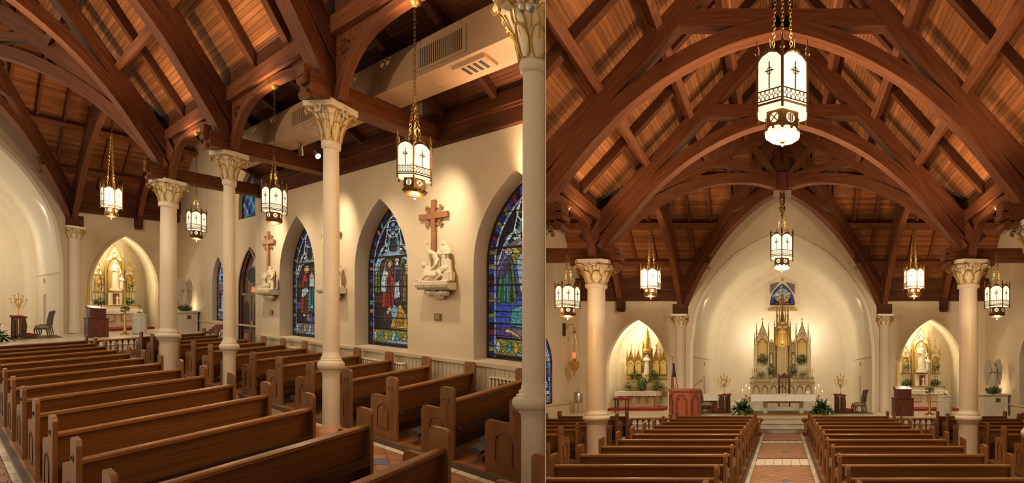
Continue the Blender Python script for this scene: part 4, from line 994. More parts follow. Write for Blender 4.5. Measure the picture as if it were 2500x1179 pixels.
def station(rm, y, label, kind):
    """carved group on a bracket under a ringed wooden cross; local x runs along the wall, local y into it"""
    t = thing(rm, 'wall_station', label, 'sculpture', (XW-.01, y, 0), -PI/2)
    K = .66; zs_ = {'nailing': 2.62, 'entombing': 2.50, 'meeting': 2.54}[kind]
    def fit(mb):
        mb.v = [(v[0]*K+.13, v[1]*K, zs_+(v[2]-2.62)*K) for v in mb.v]; return mb
    # bracket
    b = part(t, 'shelf', fit(MB().prism([(-.62, 2.62), (-.02, 2.62), (-.02, 2.40), (-.42, 2.40), (-.48, 2.45), (-.54, 2.46), (-.58, 2.54), (-.62, 2.55)], 'x', -.56, .56)), 'stone')
    m = MB()
    for i in range(20): m.box(-.54+i*.055, -.51+i*.055, -.61, -.56, 2.485, 2.53)
    part(b, 'dentil_row', fit(m), 'stone')
    m = MB()
    for i in range(7): m.ball((-.33+.11*i, -.18-.05*math.cos(i), 2.33-.05*abs(math.sin(i*1.7))), (.10, .14, .10), 8, 6)
    for i in range(5): m.capsule((-.25+.12*i, -.2, 2.3), (-.1+.06*i, -.08, 2.13), .07, .04)
    m.ball((.2, -.3, 2.3), .09); m.ball((-.22, -.28, 2.3), .08)
    sculpt(t, 'corbel_carving', fit(m), 'stone', .014)
    m = MB()
    if kind == 'nailing':
        m.prism([(-.5, 2.62), (.52, 2.62), (.52, 2.68), (-.5, 2.68)], 'y', -.55, -.05)
        m.capsule((-.05, -.3, 2.86), (.30, -.3, 3.06), .12, .11); m.capsule((.30, -.3, 3.06), (.36, -.3, 3.10), .06, .06)      # lying trunk
        m.ball((-.34, -.40, 3.20), (.085, .09, .10), 10, 8); m.capsule((-.28, -.34, 3.1), (-.02, -.3, 2.92), .09, .12)
        m.capsule((-.02, -.36, 2.9), (-.22, -.42, 2.95), .085, .07); m.capsule((-.22, -.42, 2.95), (-.5, -.45, 2.72), .06, .045); m.ball((-.56, -.46, 2.72), (.07, .04, .04))
        m.capsule((.0, -.4, 2.86), (-.2, -.5, 2.86), .08, .06); m.capsule((-.2, -.5, 2.86), (-.44, -.5, 2.66), .055, .04)
        m.capsule((-.3, -.38, 3.08), (-.26, -.5, 2.88), .05, .045); m.capsule((.12, -.42, 2.98), (.32, -.5, 2.86), .05, .045); m.capsule((.32, -.5, 2.86), (.12, -.55, 2.70), .045, .03)
        m.capsule((.0, -.2, 3.1), (.02, -.2, 3.36), .12, .11); m.capsule((.02, -.2, 3.36), (-.10, -.22, 3.54), .12, .09); m.ball((-.16, -.30, 3.58), (.085, .09, .10), 10, 8)
        m.capsule((-.14, -.2, 3.5), (-.30, -.24, 3.66), .055, .045); m.capsule((-.30, -.24, 3.66), (-.34, -.28, 3.88), .045, .035); m.box(-.38, -.27, -.31, -.25, 3.88, 3.98)
        m.capsule((.05, -.24, 3.45), (.06, -.36, 3.2), .06, .05); m.capsule((.06, -.36, 3.2), (-.06, -.42, 3.06), .045, .035)
        robed(m, (.34, -.2, 2.80), 1.14, .3, ((-.08, -.14, .62), (.02, -.16, .62)), (-.12, 0), True, 7, 1.15)
        m.prism([(.30, 2.66), (.56, 2.66), (.56, 2.95), (.42, 2.95)], 'y', -.5, -.1)
        for i in range(6): m.capsule((.48+.02*i, -.1-.06*i, 2.7), (.40+.02*i, -.1-.05*i, 3.3), .05, .04)
    elif kind == 'entombing':
        m.prism([(-.52, 2.62), (.5, 2.62), (.48, 2.70), (-.5, 2.70)], 'y', -.55, -.05)
        m.capsule((-.45, -.42, 2.74), (.18, -.36, 2.84), .085, .12); m.ball((.30, -.36, 2.96), (.085, .09, .10), 10, 8); m.capsule((.18, -.36, 2.86), (.28, -.36, 2.92), .09, .06)
        m.capsule((-.45, -.42, 2.74), (-.56, -.45, 2.72), .06, .04)
        robed(m, (-.32, -.2, 2.66), .85, .4, veil=True, folds=6, w=1.2); robed(m, (.02, -.14, 2.66), 1.10, 0, veil=True, folds=6, w=1.15); robed(m, (.24, -.12, 2.66), .95, -.2, veil=True, folds=6, w=1.1); robed(m, (.42, -.3, 2.66), .78, -.5, veil=True, folds=6, w=1.3)
        for i in range(5): m.capsule((.40+.03*i, -.1, 2.7), (.5, -.08, 3.2-.05*i), .06, .05)
    else:
        m.prism([(-.52, 2.62), (.5, 2.62), (.48, 2.70), (-.5, 2.70)], 'y', -.55, -.05)
        robed(m, (-.30, -.25, 2.66), 1.05, .3, folds=7, w=1.1); robed(m, (.05, -.2, 2.66), 1.0, 0, folds=7, w=1.1); robed(m, (.36, -.22, 2.66), .9, -.3, folds=7, veil=True, w=1.1)
    sculpt(t, 'figure_group', fit(m), 'stone', .012)
    # cross
    zc = {'nailing': 4.05, 'entombing': 4.02, 'meeting': 3.95}[kind]
    part(t, 'cross_upright', MB().box(-.045, .045, -.08, -.01, 2.9, zc+.34), 'cross_wood'); part(t, 'cross_arm', MB().box(-.33, .33, -.09, -.02, zc-.06, zc+.06), 'cross_wood')
    m = MB(); m.tube([(.17*math.cos(k*PI/10), -.04, zc+.19*math.sin(k*PI/10)) for k in range(21)], .016, 6, False); part(t, 'cross_ring', m, 'cross_wood', True)
    for k in range(4):
        a = PI/4+k*PI/2; m = MB(); m.tube([(.04*math.cos(a), -.04, zc+.05*math.sin(a)), (.21*math.cos(a), -.04, zc+.23*math.sin(a))], .012, 5)
        for d in (-.5, 0, .5): m.ball((.21*math.cos(a)+.035*math.cos(a+d*2), -.045, zc+.24*math.sin(a)+.035*math.sin(a+d*2)), .026, 6, 5)
        part(t, 'ray_leaf', m, 'cross_wood', True)
    return t
def wall_plate_switch(rm, y, z, label):
    t = thing(rm, 'wall_plaque', label, 'plaque', (XW-.01, y, z), -PI/2)
    part(t, 'frame', MB().box(-.075, .075, -.02, 0, -.075, .075), 'plate_bronze'); part(t, 'inset', MB().box(-.05, .05, -.026, -.02, -.05, .05), 'altar_gold')
def radiator(rm, y0, y1, label):
    t = thing(rm, 'radiator', label, 'radiator', (XW-.22, y0, .075), group='cast iron radiators under the windows'); n = int((y1-y0)/.065); a = None
    for i in range(n):
        y = i*.065; mb = MB()
        for x in (0, .07, .14): mb.capsule((x, y, .12), (x, y, .70), .018, .018, 6)
        mb.capsule((0, y, .74), (.14, y, .74), .026, .026, 6); mb.capsule((0, y, .10), (.14, y, .10), .026, .026, 6); mb.box(-.005, .145, y-.012, y+.012, .1, .74)
        part(t, 'fin', mb, 'radiator', True)
def duct(rm, sx, y0, y1, vents, label):
    t = thing(rm, 'air_duct', label, 'air duct', (0, 0, 0))
    xs = (sx*6.15, sx*6.95)
    x0, x1 = min(xs), max(xs); y = y0
    while y < y1-.2:
        e = min(y+1.4, y1); part(t, 'duct_section', MB().box(x0, x1, y+.004, e-.004, 5.92, 6.50), 'duct_paint'); y = e
    for v in vents:
        fx = xs[0]-sx*.006
        part(t, 'grille_frame', MB().box(min(fx, fx-sx*.012), max(fx, fx-sx*.012), v-.42, v+.42, 5.99, 6.40), 'duct_paint')
        g = part(t, 'grille', MB().box(min(fx-sx*.012, fx-sx*.016), max(fx-sx*.012, fx-sx*.016), v-.36, v+.36, 6.04, 6.35), 'dark')
        m = MB()
        for i in range(22): m.box(min(fx-sx*.016, fx-sx*.024), max(fx-sx*.016, fx-sx*.024), v-.35+i*.0325, v-.335+i*.0325, 6.04, 6.35)
        part(g, 'grille_bars', m, 'duct_paint', kind='stuff')
        d = part(t, 'diffuser', MB().prism([(sx*6.25, 5.92), (sx*6.75, 5.92), (sx*6.70, 5.87), (sx*6.30, 5.87)], 'y', v-.62, v-.12), 'duct_paint')
        m = MB()
        for i in range(4): m.box(min(sx*6.36, sx*6.64), max(sx*6.36, sx*6.64), v-.54+i*.09, v-.50+i*.09, 5.862, 5.87)
        part(d, 'slot', m, 'dark', kind='stuff')
def spot_fixture(rm, loc, d, label, lit=False):
    t = thing(rm, 'spotlight', label, 'spotlight', loc, group='can spotlights')
    v = Vector(d).normalized(); e = v*.22
    part(t, 'can', MB().tube([(0, 0, 0), tuple(e)], .07, 12), 'steel', True)
    part(t, 'stem', MB().tube([(0, 0, 0), (0, 0, .18)], .015, 6), 'dark')
    m = MB(); m.tube([tuple(e), tuple(e*1.03)], .058, 12); part(t, 'lens', m, 'bulb' if lit else 'dark')
def oak_door(rm):
    x, yc = XT, 15.55
    d = struct(rm, 'door_1', MB().prism([(yc+a, z) for a, z in gothic(.74, .06, 2.6, 4.24, 8)], 'x', x+.14, x+.2, 'z'), 'door_wood')
    ar = gothic(.74, .06, 2.6, 4.24, 8); m = MB()
    for o, r in ((.04, .05), (-.05, .035)): m.tube([(x-.02+(.05 if o < 0 else 0), yc+a, z) for a, z in offset_path(ar, o)], r, 6)
    struct(rm, 'door_surround', m, 'mahogany', d, True)
    struct(rm, 'transom', MB().box(x+.02, x+.16, yc-.72, yc+.72, 2.30, 2.42), 'mahogany', d)
    m = MB(); m.add([(x+.12, yc+.0+.32*math.cos(k*PI/10), 3.15+.34*math.sin(k*PI/10)) for k in range(20)], [tuple(range(20))]); struct(rm, 'round_light', m, 'dark', d)
    m = MB(); m.tube([(x+.12, yc+.34*math.cos(k*PI/10), 3.15+.36*math.sin(k*PI/10)) for k in range(21)], .03, 6, False); struct(rm, 'round_frame', m, 'mahogany', d, True)
    for s in (-1, 1):
        lf = struct(rm, 'door_leaf', MB().box(x+.08, x+.13, yc+min(s*.02, s*.70), yc+max(s*.02, s*.70), .08, 2.30), 'mahogany', d)
        g = gothic(.17, .9, 1.75, 2.1, 5, yc+s*.36); struct(rm, 'door_light', MB().prism(g, 'x', x+.07, x+.08), 'dark', lf)
    struct(rm, 'push_plate', MB().box(x+.06, x+.075, yc-.12, yc-.02, 1.0, 1.25), 'brass', d)
    t = thing(rm, 'exit_sign', 'small red exit sign above the oak door', 'sign', (x-.02, yc-.30, 2.44), -PI/2)
    part(t, 'case', MB().box(-.18, .18, .02, .06, 0, .22), 'white_plastic')
    m = MB()
    def stroke(a, b): m.tube([(a[0], .012, a[1]), (b[0], .012, b[1])], .012, 4)
    for x0, segs in ((-.15, [((0, .04), (0, .18)), ((0, .18), (.055, .18)), ((0, .11), (.045, .11)), ((0, .04), (.055, .04))]), (-.075, [((0, .04), (.06, .18)), ((0, .18), (.06, .04))]), (.02, [((0, .04), (0, .18))]), (.06, [((.035, .04), (.035, .18)), ((0, .18), (.07, .18))])):
        for a, b in segs: stroke((x0+a[0], a[1]), (x0+b[0], b[1]))
    part(t, 'letters', m, 'exit_red')
# ------------------------------------------------------------------ plants, candles, seats
def fern(rm, loc, r, h, n, label, pot=True, m='leaf', group=None, droop=.9, up=True):
    t = thing(rm, 'potted_plant' if pot else 'foliage_plant', label, 'plant', loc, 0, group, up)
    rnd = random.Random(int(abs(loc[0]*97+loc[1]*31))); ph = .30*h if pot else .05*h
    if pot: part(t, 'pot', MB().lathe([(.28*r, 0), (.38*r, ph*.9), (.42*r, ph), (.34*r, ph), (.30*r, ph*.85)], 14), 'pot', True)
    else: part(t, 'vase', MB().lathe([(.16*r, -.02), (.22*r, .02), (.2*r, ph), (.1*r, ph)], 10), 'pot', True)
    for i in range(n):
        a = rnd.random()*2*PI; el = rnd.uniform(.1, 1.4); L = rnd.uniform(.6, 1.05)*r*1.15
        mb = MB(); mb.leaf((0.06*r*math.cos(a), .06*r*math.sin(a), ph), (math.cos(a)*math.cos(el), math.sin(a)*math.cos(el), math.sin(el)), L, r*rnd.uniform(.15, .25), droop=droop*rnd.uniform(.3, 1.0), n=5)
        lf = part(t, 'leaf', mb, m)
    return t
def bush(rm, loc, rx, rz, n, label, m='leaf', group=None, trail=0):
    t = thing(rm, 'foliage_plant', label, 'plant', loc, 0, group, True); rnd = random.Random(int(abs(loc[0]*53+loc[1]*71+loc[2]*13)))
    part(t, 'vase', MB().lathe([(rx*.25, -.0), (rx*.32, rz*.1), (rx*.3, rz*.3), (rx*.2, rz*.3)], 10), 'pot', True)
    mb = MB()
    for i in range(int(n*2.2)):
        a = rnd.random()*2*PI; u = rnd.uniform(-1, 1); q = math.sqrt(1-u*u); d = (q*math.cos(a), q*math.sin(a), u)
        k = rnd.uniform(.35, .95); p = (d[0]*rx*k, d[1]*rx*k, rz*.55+d[2]*rz*.48*k)
        mb.leaf(p, (d[0]+rnd.uniform(-.4, .4), d[1]+rnd.uniform(-.4, .4), d[2]*.6+.2-trail), rx*.30, rx*.20, droop=.5+trail, n=2)
    part(t, 'foliage', mb, m, kind='stuff')
    return t
def candlestick(rm, loc, h, label, group):
    t = thing(rm, 'candlestick', label, 'candlestick', loc, 0, group, True)
    c = h*.34
    part(t, 'stand', MB().lathe([(.13, 0), (.12, .03), (.04, .07), (.022, .12), (.022, h*.3), (.035, h*.32), (.02, h*.35), (.02, h-c-.06), (.075, h-c-.02), (.08, h-c)], 12), 'brass', True)
    part(t, 'candle', MB().lathe([(.032, h-c), (.032, h-.02), (.01, h)], 10), 'wax', True)
    part(t, 'flame', MB().lathe([(.004, h), (.018, h+.03), (.01, h+.06), (.001, h+.09)], 8), 'flame', True)
def candelabra(rm, loc, label):
    t = thing(rm, 'candelabra', label, 'candelabra', loc, 0, None, True)
    part(t, 'stem', MB().lathe([(.17, 0), (.15, .04), (.06, .10), (.035, .2), (.06, .30), (.03, .36), (.025, .7), (.055, .76), (.025, .82), (.022, 1.25), (.05, 1.3), (.02, 1.35), (.015, 1.72)], 12), 'brass', True)
    for k in range(3):
        a = k*2*PI/3+.5; part(t, 'foot', MB().capsule((.08*math.cos(a), .08*math.sin(a), .12), (.22*math.cos(a), .22*math.sin(a), .02), .03, .02, 6), 'brass', True)
    for k, (dx, dz) in enumerate(((0, 1.92), (-.18, 1.80), (.18, 1.80), (-.34, 1.62), (.34, 1.62), (-.11, 1.64), (.11, 1.64))):
        m = MB(); m.tube(smooth_pts([(0, 0, 1.20+.1*(k % 3)), (dx*.5, -.02, 1.12+.08*(k % 3)), (dx, 0, dz-.14), (dx, 0, dz-.06)], 4), .018, 6); m.ball((dx, 0, dz-.06), (.055, .055, .03)); m.ball((dx*.55, -.03, 1.22+.06*k), .04)
        ar = part(t, 'arm', m, 'brass', True)
        part(ar, 'candle_bulb', MB().lathe([(.02, dz-.05), (.02, dz+.05), (.028, dz+.07), (.018, dz+.11), (.001, dz+.15)], 8, (dx, 0)), 'wax', True)
    return t
def side_chair(rm, loc, rot, label, group):
    t = thing(rm, 'side_chair', label, 'chair', loc, rot, group, True)
    part(t, 'seat', MB().prism([(-.24, -.24), (.24, -.24), (.21, .22), (-.21, .22)], 'z', .40, .48), 'seat_cloth')
    part(t, 'apron', MB().prism([(-.235, -.235), (.235, -.235), (.205, .215), (-.205, .215)], 'z', .34, .40), 'walnut')
    for sx in (-1, 1):
        part(t, 'leg', MB().tube(smooth_pts([(sx*.21, -.21, .38), (sx*.25, -.25, .30), (sx*.22, -.22, .12), (sx*.25, -.26, .01)], 3), [.035, .04, .035, .03, .028, .026, .022, .02, .022, .03][:10], 6), 'walnut', True)
        part(t, 'leg', MB().tube([(sx*.19, .2, .38), (sx*.2, .28, 0)], [.026, .02], 6), 'walnut', True)
        part(t, 'back_post', MB().tube([(sx*.19, .2, .38), (sx*.2, .24, .75), (sx*.2, .32, 1.08)], .022, 6), 'walnut', True)
    part(t, 'crest_rail', MB().tube([(-.22, .32, 1.07), (0, .33, 1.11), (.22, .32, 1.07)], .028, 6), 'walnut', True)
    for x in (-.1, 0, .1): part(t, 'back_slat', MB().tube([(x*.8, .21, .46), (x, .25, .75), (x*.9, .32, 1.07)], .014, 5), 'walnut', True)
    return t
def prie_dieu(rm, loc, rot, label):
    t = thing(rm, 'prie_dieu', label, 'kneeler', loc, rot, None, True)
    for x in (-.3, .3): part(t, 'side_panel', MB().prism([(-.22, 0), (.05, 0), (-.02, .2), (.02, .5), (-.05, .85), (-.2, .88)], 'x', x-.02, x+.02, 'z'), 'walnut')
    for x in (-.18, 0, .18): part(t, 'slat', MB().box(x-.05, x+.05, -.2, -.17, .08, .82), 'walnut')
    part(t, 'arm_rest', MB().prism([(-.26, .86), (.02, .82), (.03, .88), (-.25, .93)], 'x', -.34, .34), 'red_cloth')
    part(t, 'knee_board', MB().box(-.3, .3, .0, .45, .06, .1), 'walnut')
    part(t, 'cushion', MB().prism([(.08, .1), (.48, .1), (.46, .2), (.12, .24)], 'x', -.29, .29), 'red_cloth')
    return t
# ------------------------------------------------------------------ altars and sanctuary furniture
def pinnacle(mb, x, y, z0, z1, r=.035):
    h = z1-z0
    mb.box(x-r, x+r, y-r, y+r, z0, z0+h*.45); mb.lathe([(r*1.3, z0+h*.45), (r*1.1, z0+h*.5), (.006, z1)], 5, (x, y))
    for k in range(3):
        z = z0+h*(.58+.14*k)
        for dx in (-1, 1): mb.ball((x+dx*r*(1.0-.22*k), y, z), r*.42, 5, 4)
    mb.box(x-r*.9, x+r*.9, y-r*.3, y+r*.3, z1-.035, z1-.015); mb.ball((x, y, z1), r*.45, 5, 4)
def gable(par, x, y, w, z0, z1, m1='altar_cream', m2='altar_gold', cross=True):
    p = part(par, 'gable', MB().prism([(x-w, z0), (x+w, z0), (x, z1)], 'y', y-.05, y+.05), m1)
    mb = MB()
    for s in (-1, 1):
        mb.tube([(x+s*w*1.05, y-.06, z0), (x, y-.06, z1+.03)], .022, 5)
        for k in range(4):
            t = (k+.7)/4.6; mb.ball((x+s*w*(1-t)*1.1, y-.06, z0+(z1-z0)*t+.03), .032, 5, 4)
    mb.tube([(x+w*.33*math.cos(k*PI/6), y-.07, z0+(z1-z0)*.36+w*.33*math.sin(k*PI/6)) for k in range(13)], .014, 4, False)
    part(p, 'gable_crockets', mb, m2, True)
    if cross:
        mb = MB(); mb.lathe([(.03, z1), (.05, z1+.08), (.02, z1+.14), (.035, z1+.18), (.012, z1+.22)], 6, (x, y)); mb.box(x-.014, x+.014, y-.014, y+.014, z1+.2, z1+.42); mb.box(x-.075, x+.075, y-.013, y+.013, z1+.30, z1+.33)
        part(p, 'finial_cross', mb, m2)
    return p
def niche(par, x, y, w2, z0, zs, zt, m_in='altar_yellow', m_tr='altar_gold', d=.03):
    g = gothic(w2, z0, zs, zt, 6, x)
    n = part(par, 'niche', MB().prism(g, 'y', y-.004-d, y-d), m_in)
    mb = MB(); mb.tube([(a, y-d-.012, b) for a, b in g], .02, 5)
    for a, b in g[2:-2]: mb.ball((x+(a-x)*.86, y-d-.015, zs+(b-zs)*.86), .024, 5, 4)
    part(n, 'niche_edge', mb, m_tr, True)
    return n
def trim_bar(par, x0, x1, y, z, h=.045, m='altar_gold'): return part(par, 'gold_band', MB().box(x0, x1, y-.05, y, z, z+h), m)
def statue(rm, loc, h, label, yaw=0, m='statue_white', veil=False, child=False, up=True):
    t = thing(rm, 'statue', label, 'statue', loc, 0, None, up)
    part(t, 'base', MB().lathe([(.22*h*.9, 0), (.22*h*.9, .05*h), (.19*h, .07*h)], 12), m, True)
    mb = MB(); robed(mb, (0, 0, .06*h), h*.94, yaw, ((-.02, -.13, .62), (.10, -.12, .52)) if child else ((-.03, -.12, .66), (.03, -.12, .66)), veil=veil, folds=9)
    if child: robed(mb, (.15*h, -.14*h, .06*h), h*.48, .2, folds=6, w=1.1)
    sculpt(t, 'figure', mb, m, .016 if h > .9 else .010)
    return t
def high_altar(rm):
    y = 26.3
    t = thing(rm, 'high_altar', 'tall cream and gold Gothic high altar with spires in the apse', 'altar', (0, y, SANCT))
    Z = lambda z: z-SANCT
    part(t, 'dais', MB().box(-2.5, 2.5, -2.2, 1.4, 0, .36), 'marble')
    part(t, 'dais_step', MB().box(-2.2, 2.2, -1.5, 1.4, .36, .52), 'marble')
    part(t, 'table', MB().box(-1.9, 1.9, -.35, .5, .52, Z(1.84)), 'altar_cream')
    part(t, 'mensa', MB().box(-1.95, 1.95, -.40, .5, Z(1.84), Z(1.95)), 'altar_cream'); trim_bar(t, -1.96, 1.96, -.40, Z(1.92), .03)
    part(t, 'gradine', MB().box(-1.92, 1.92, -.15, .5, Z(1.95), Z(2.22)), 'altar_cream'); trim_bar(t, -1.94, 1.94, -.13, Z(2.20), .04)
    for x in (-1.15, 0, 1.15):
        m = MB(); q = [(-.5, Z(2.02)), (.5, Z(2.02)), (.5, Z(2.14)), (-.5, Z(2.14)), (-.5, Z(2.02))]; m.tube([(x+a, -.16, b) for a, b in q], .012, 4, False); part(t, 'gold_panel_line', m, 'altar_gold')
    for i in range(7):
        x = -1.56+i*.52; n = niche(t, x, -.35, .18, Z(1.0), Z(1.5), Z(1.78), 'altar_cream', d=.0)
    yb = .25
    part(t, 'reredos_wall', MB().box(-1.62, 1.62, yb, yb+.2, Z(2.2), Z(4.3)), 'altar_cream')
    for s in (-1, 1):
        xc = s*1.2
        tw = part(t, 'side_tower', MB().box(xc-.36, xc+.36, yb-.15, yb+.1, Z(2.2), Z(4.62)), 'altar_cream')
        niche(t, xc, yb-.15, .27, Z(3.05), Z(4.2), Z(4.62), 'altar_yellow'); trim_bar(t, xc-.40, xc+.40, yb-.15, Z(2.98), .05); trim_bar(t, xc-.38, xc+.38, yb-.15, Z(4.36), .03)
        gable(t, xc, yb-.125, .36, Z(4.5), Z(5.45))
        for dx in (-.36, .36):
            m = MB(); pinnacle(m, xc+dx, yb-.12, Z(4.3), Z(5.48), .045); part(t, 'pinnacle', m, 'altar_gold')
            part(t, 'pilaster', MB().box(xc+dx-.035, xc+dx+.035, yb-.2, yb-.1, Z(2.2), Z(4.4)), 'altar_cream')
        m = MB(); pinnacle(m, s*1.68, yb-.05, Z(3.9), Z(5.0), .04); part(t, 'pinnacle', m, 'altar_gold')
        part(t, 'buttress', MB().prism([(s*1.55, Z(2.2)), (s*1.75, Z(2.2)), (s*1.75, Z(4.0)), (s*1.6, Z(4.35)), (s*1.55, Z(4.35))], 'y', yb-.1, yb+.1), 'altar_cream')
        xm = s*.66
        part(t, 'panel', MB().box(xm-.18, xm+.18, yb-.06, yb, Z(2.2), Z(4.35)), 'altar_cream'); trim_bar(t, xm-.2, xm+.2, yb-.06, Z(4.28), .06); trim_bar(t, xm-.2, xm+.2, yb-.06, Z(3.03), .04)
        niche(t, xm, yb-.06, .12, Z(3.12), Z(3.55), Z(3.78), 'altar_yellow')
        for k in range(5):
            m = MB(); m.lathe([(.028, Z(4.34)), (.034, Z(4.42)), (.012, Z(4.48)), (.03, Z(4.52)), (.002, Z(4.58))], 6, (xm-.16+k*.08, yb-.03)); part(t, 'cresting', m, 'altar_gold')
        for k in range(3): part(t, 'reed', MB().box(xm-.09+k*.09-.018, xm-.09+k*.09+.018, yb-.075, yb-.06, Z(3.85), Z(4.22)), 'altar_gold')
    # centre tower
    part(t, 'centre_pier', MB().box(-.30, .30, yb-.42, yb, Z(2.2), Z(4.08)), 'altar_cream')
    for k in range(6): part(t, 'reed', MB().box(-.25+k*.1-.02, -.25+k*.1+.02, yb-.436, yb-.42, Z(2.3), Z(3.98)), 'altar_gold')
    part(t, 'corbel', MB().prism([(-.26, Z(4.06)), (.26, Z(4.06)), (.33, Z(4.16)), (-.33, Z(4.16))], 'y', yb-.5, yb), 'altar_gold')
    part(t, 'centre_back', MB().box(-.46, .46, yb-.1, yb+.15, Z(2.2), Z(5.3)), 'altar_cream')
    niche(t, 0, yb-.1, .30, Z(4.17), Z(5.0), Z(5.45), 'altar_yellow', d=.01)
    for s in (-1, 1):
        part(t, 'shaft', MB().box(s*.36-.05, s*.36+.05, yb-.4, yb-.1, Z(4.16), Z(5.3)), 'altar_gold')
        part(t, 'pilaster', MB().box(s*.47-.05, s*.47+.05, yb-.3, yb, Z(2.2), Z(4.7)), 'altar_gold')
        m = MB(); pinnacle(m, s*.47, yb-.2, Z(4.6), Z(5.75), .05); part(t, 'pinnacle', m, 'altar_gold')
        m = MB(); pinnacle(m, s*.33, yb-.3, Z(5.3), Z(6.6), .05); part(t, 'pinnacle', m, 'altar_gold')
        m = MB(); pinnacle(m, s*.18, yb-.35, Z(5.3), Z(6.25), .04); part(t, 'pinnacle', m, 'altar_gold')
    for x in (-.16, .16): gable(t, x, yb-.36, .17, Z(5.2), Z(5.75), 'altar_cream', cross=False)
    m = MB()
    for s in (-1, 1):
        m.tube([(s*.20, yb-.2, Z(5.9)), (s*.05, yb-.2, Z(7.1)), (s*.02, yb-.2, Z(7.3))], .022, 5)
        for k in range(5): m.ball((s*(.22-.035*k), yb-.2, Z(6.0+.24*k)), .035, 5, 4)
    m.tube([(0, yb-.3, Z(5.5)), (0, yb-.2, Z(7.25))], .03, 6); part(t, 'openwork_spire', m, 'altar_gold', True)
    m = MB(); m.lathe([(.10, Z(5.6)), (.12, Z(5.9)), (.07, Z(6.1)), (.05, Z(7.1)), (.09, Z(7.2)), (.03, Z(7.3)), (.02, Z(7.8))], 8, (0, yb-.2)); m.box(-.12, .12, yb-.22, yb-.18, Z(7.62), Z(7.67)); part(t, 'spire', m, 'altar_gold')
    c = thing(rm, 'altar_crucifix', 'slim gold crucifix standing in the lit centre niche of the high altar', 'crucifix', (0, y-.08, 4.17), 0, None, True)
    part(c, 'cross', MB().box(-.02, .02, -.02, .02, .1, 1.05).box(-.2, .2, -.015, .015, .78, .82), 'brass'); part(c, 'foot', MB().lathe([(.10, 0), (.05, .08), (.03, .12)], 8), 'brass', True)
    lamp(rm, 'POINT', (0, y-.35, 4.35), 5, (1, .8, .4), .04, name='niche_light')
    for s in (-1, 1):
        statue(rm, (s*.66, y+.10, 3.12), .52, 'tiny white saint in the %s niche beside the altar pier' % ('flag-side' if s < 0 else 'angel-side'))
        bush(rm, (s*1.18, y-.15, 3.02), .34, .62, 160, 'leafy plant on the %s ledge of the high altar' % ('upper flag-side' if s < 0 else 'upper angel-side'))
        bush(rm, (s*.68, y-.30, 2.24), .28, .85, 170, 'tall leafy plant on the gradine, %s of the altar pier' % ('flag side' if s < 0 else 'angel side'))
        bush(rm, (s*1.25, y-.28, 2.24), .26, .42, 90, 'low plant at the %s foot of the altar tower' % ('flag-side' if s < 0 else 'angel-side'), 'leaf_light')
        for k in range(2):
            m = thing(rm, 'altar_candelabrum', '%s small brass candelabrum on the %s end of the high altar' % (('inner', 'outer')[k], 'flag-side' if s < 0 else 'angel-side'), 'candelabra', (s*(1.55+.24*k), y-.2, 2.24), 0, 'altar candelabra', True)
            part(m, 'stem', MB().lathe([(.07, 0), (.02, .06), (.015, .4), (.03, .44), (.01, .5)], 8), 'brass', True)
            for a in (-.11, 0, .11): part(m, 'arm', MB().tube([(0, 0, .3), (a, 0, .36), (a, 0, .52)], .010, 5).ball((a, 0, .54), .022, 5, 4), 'brass', True)
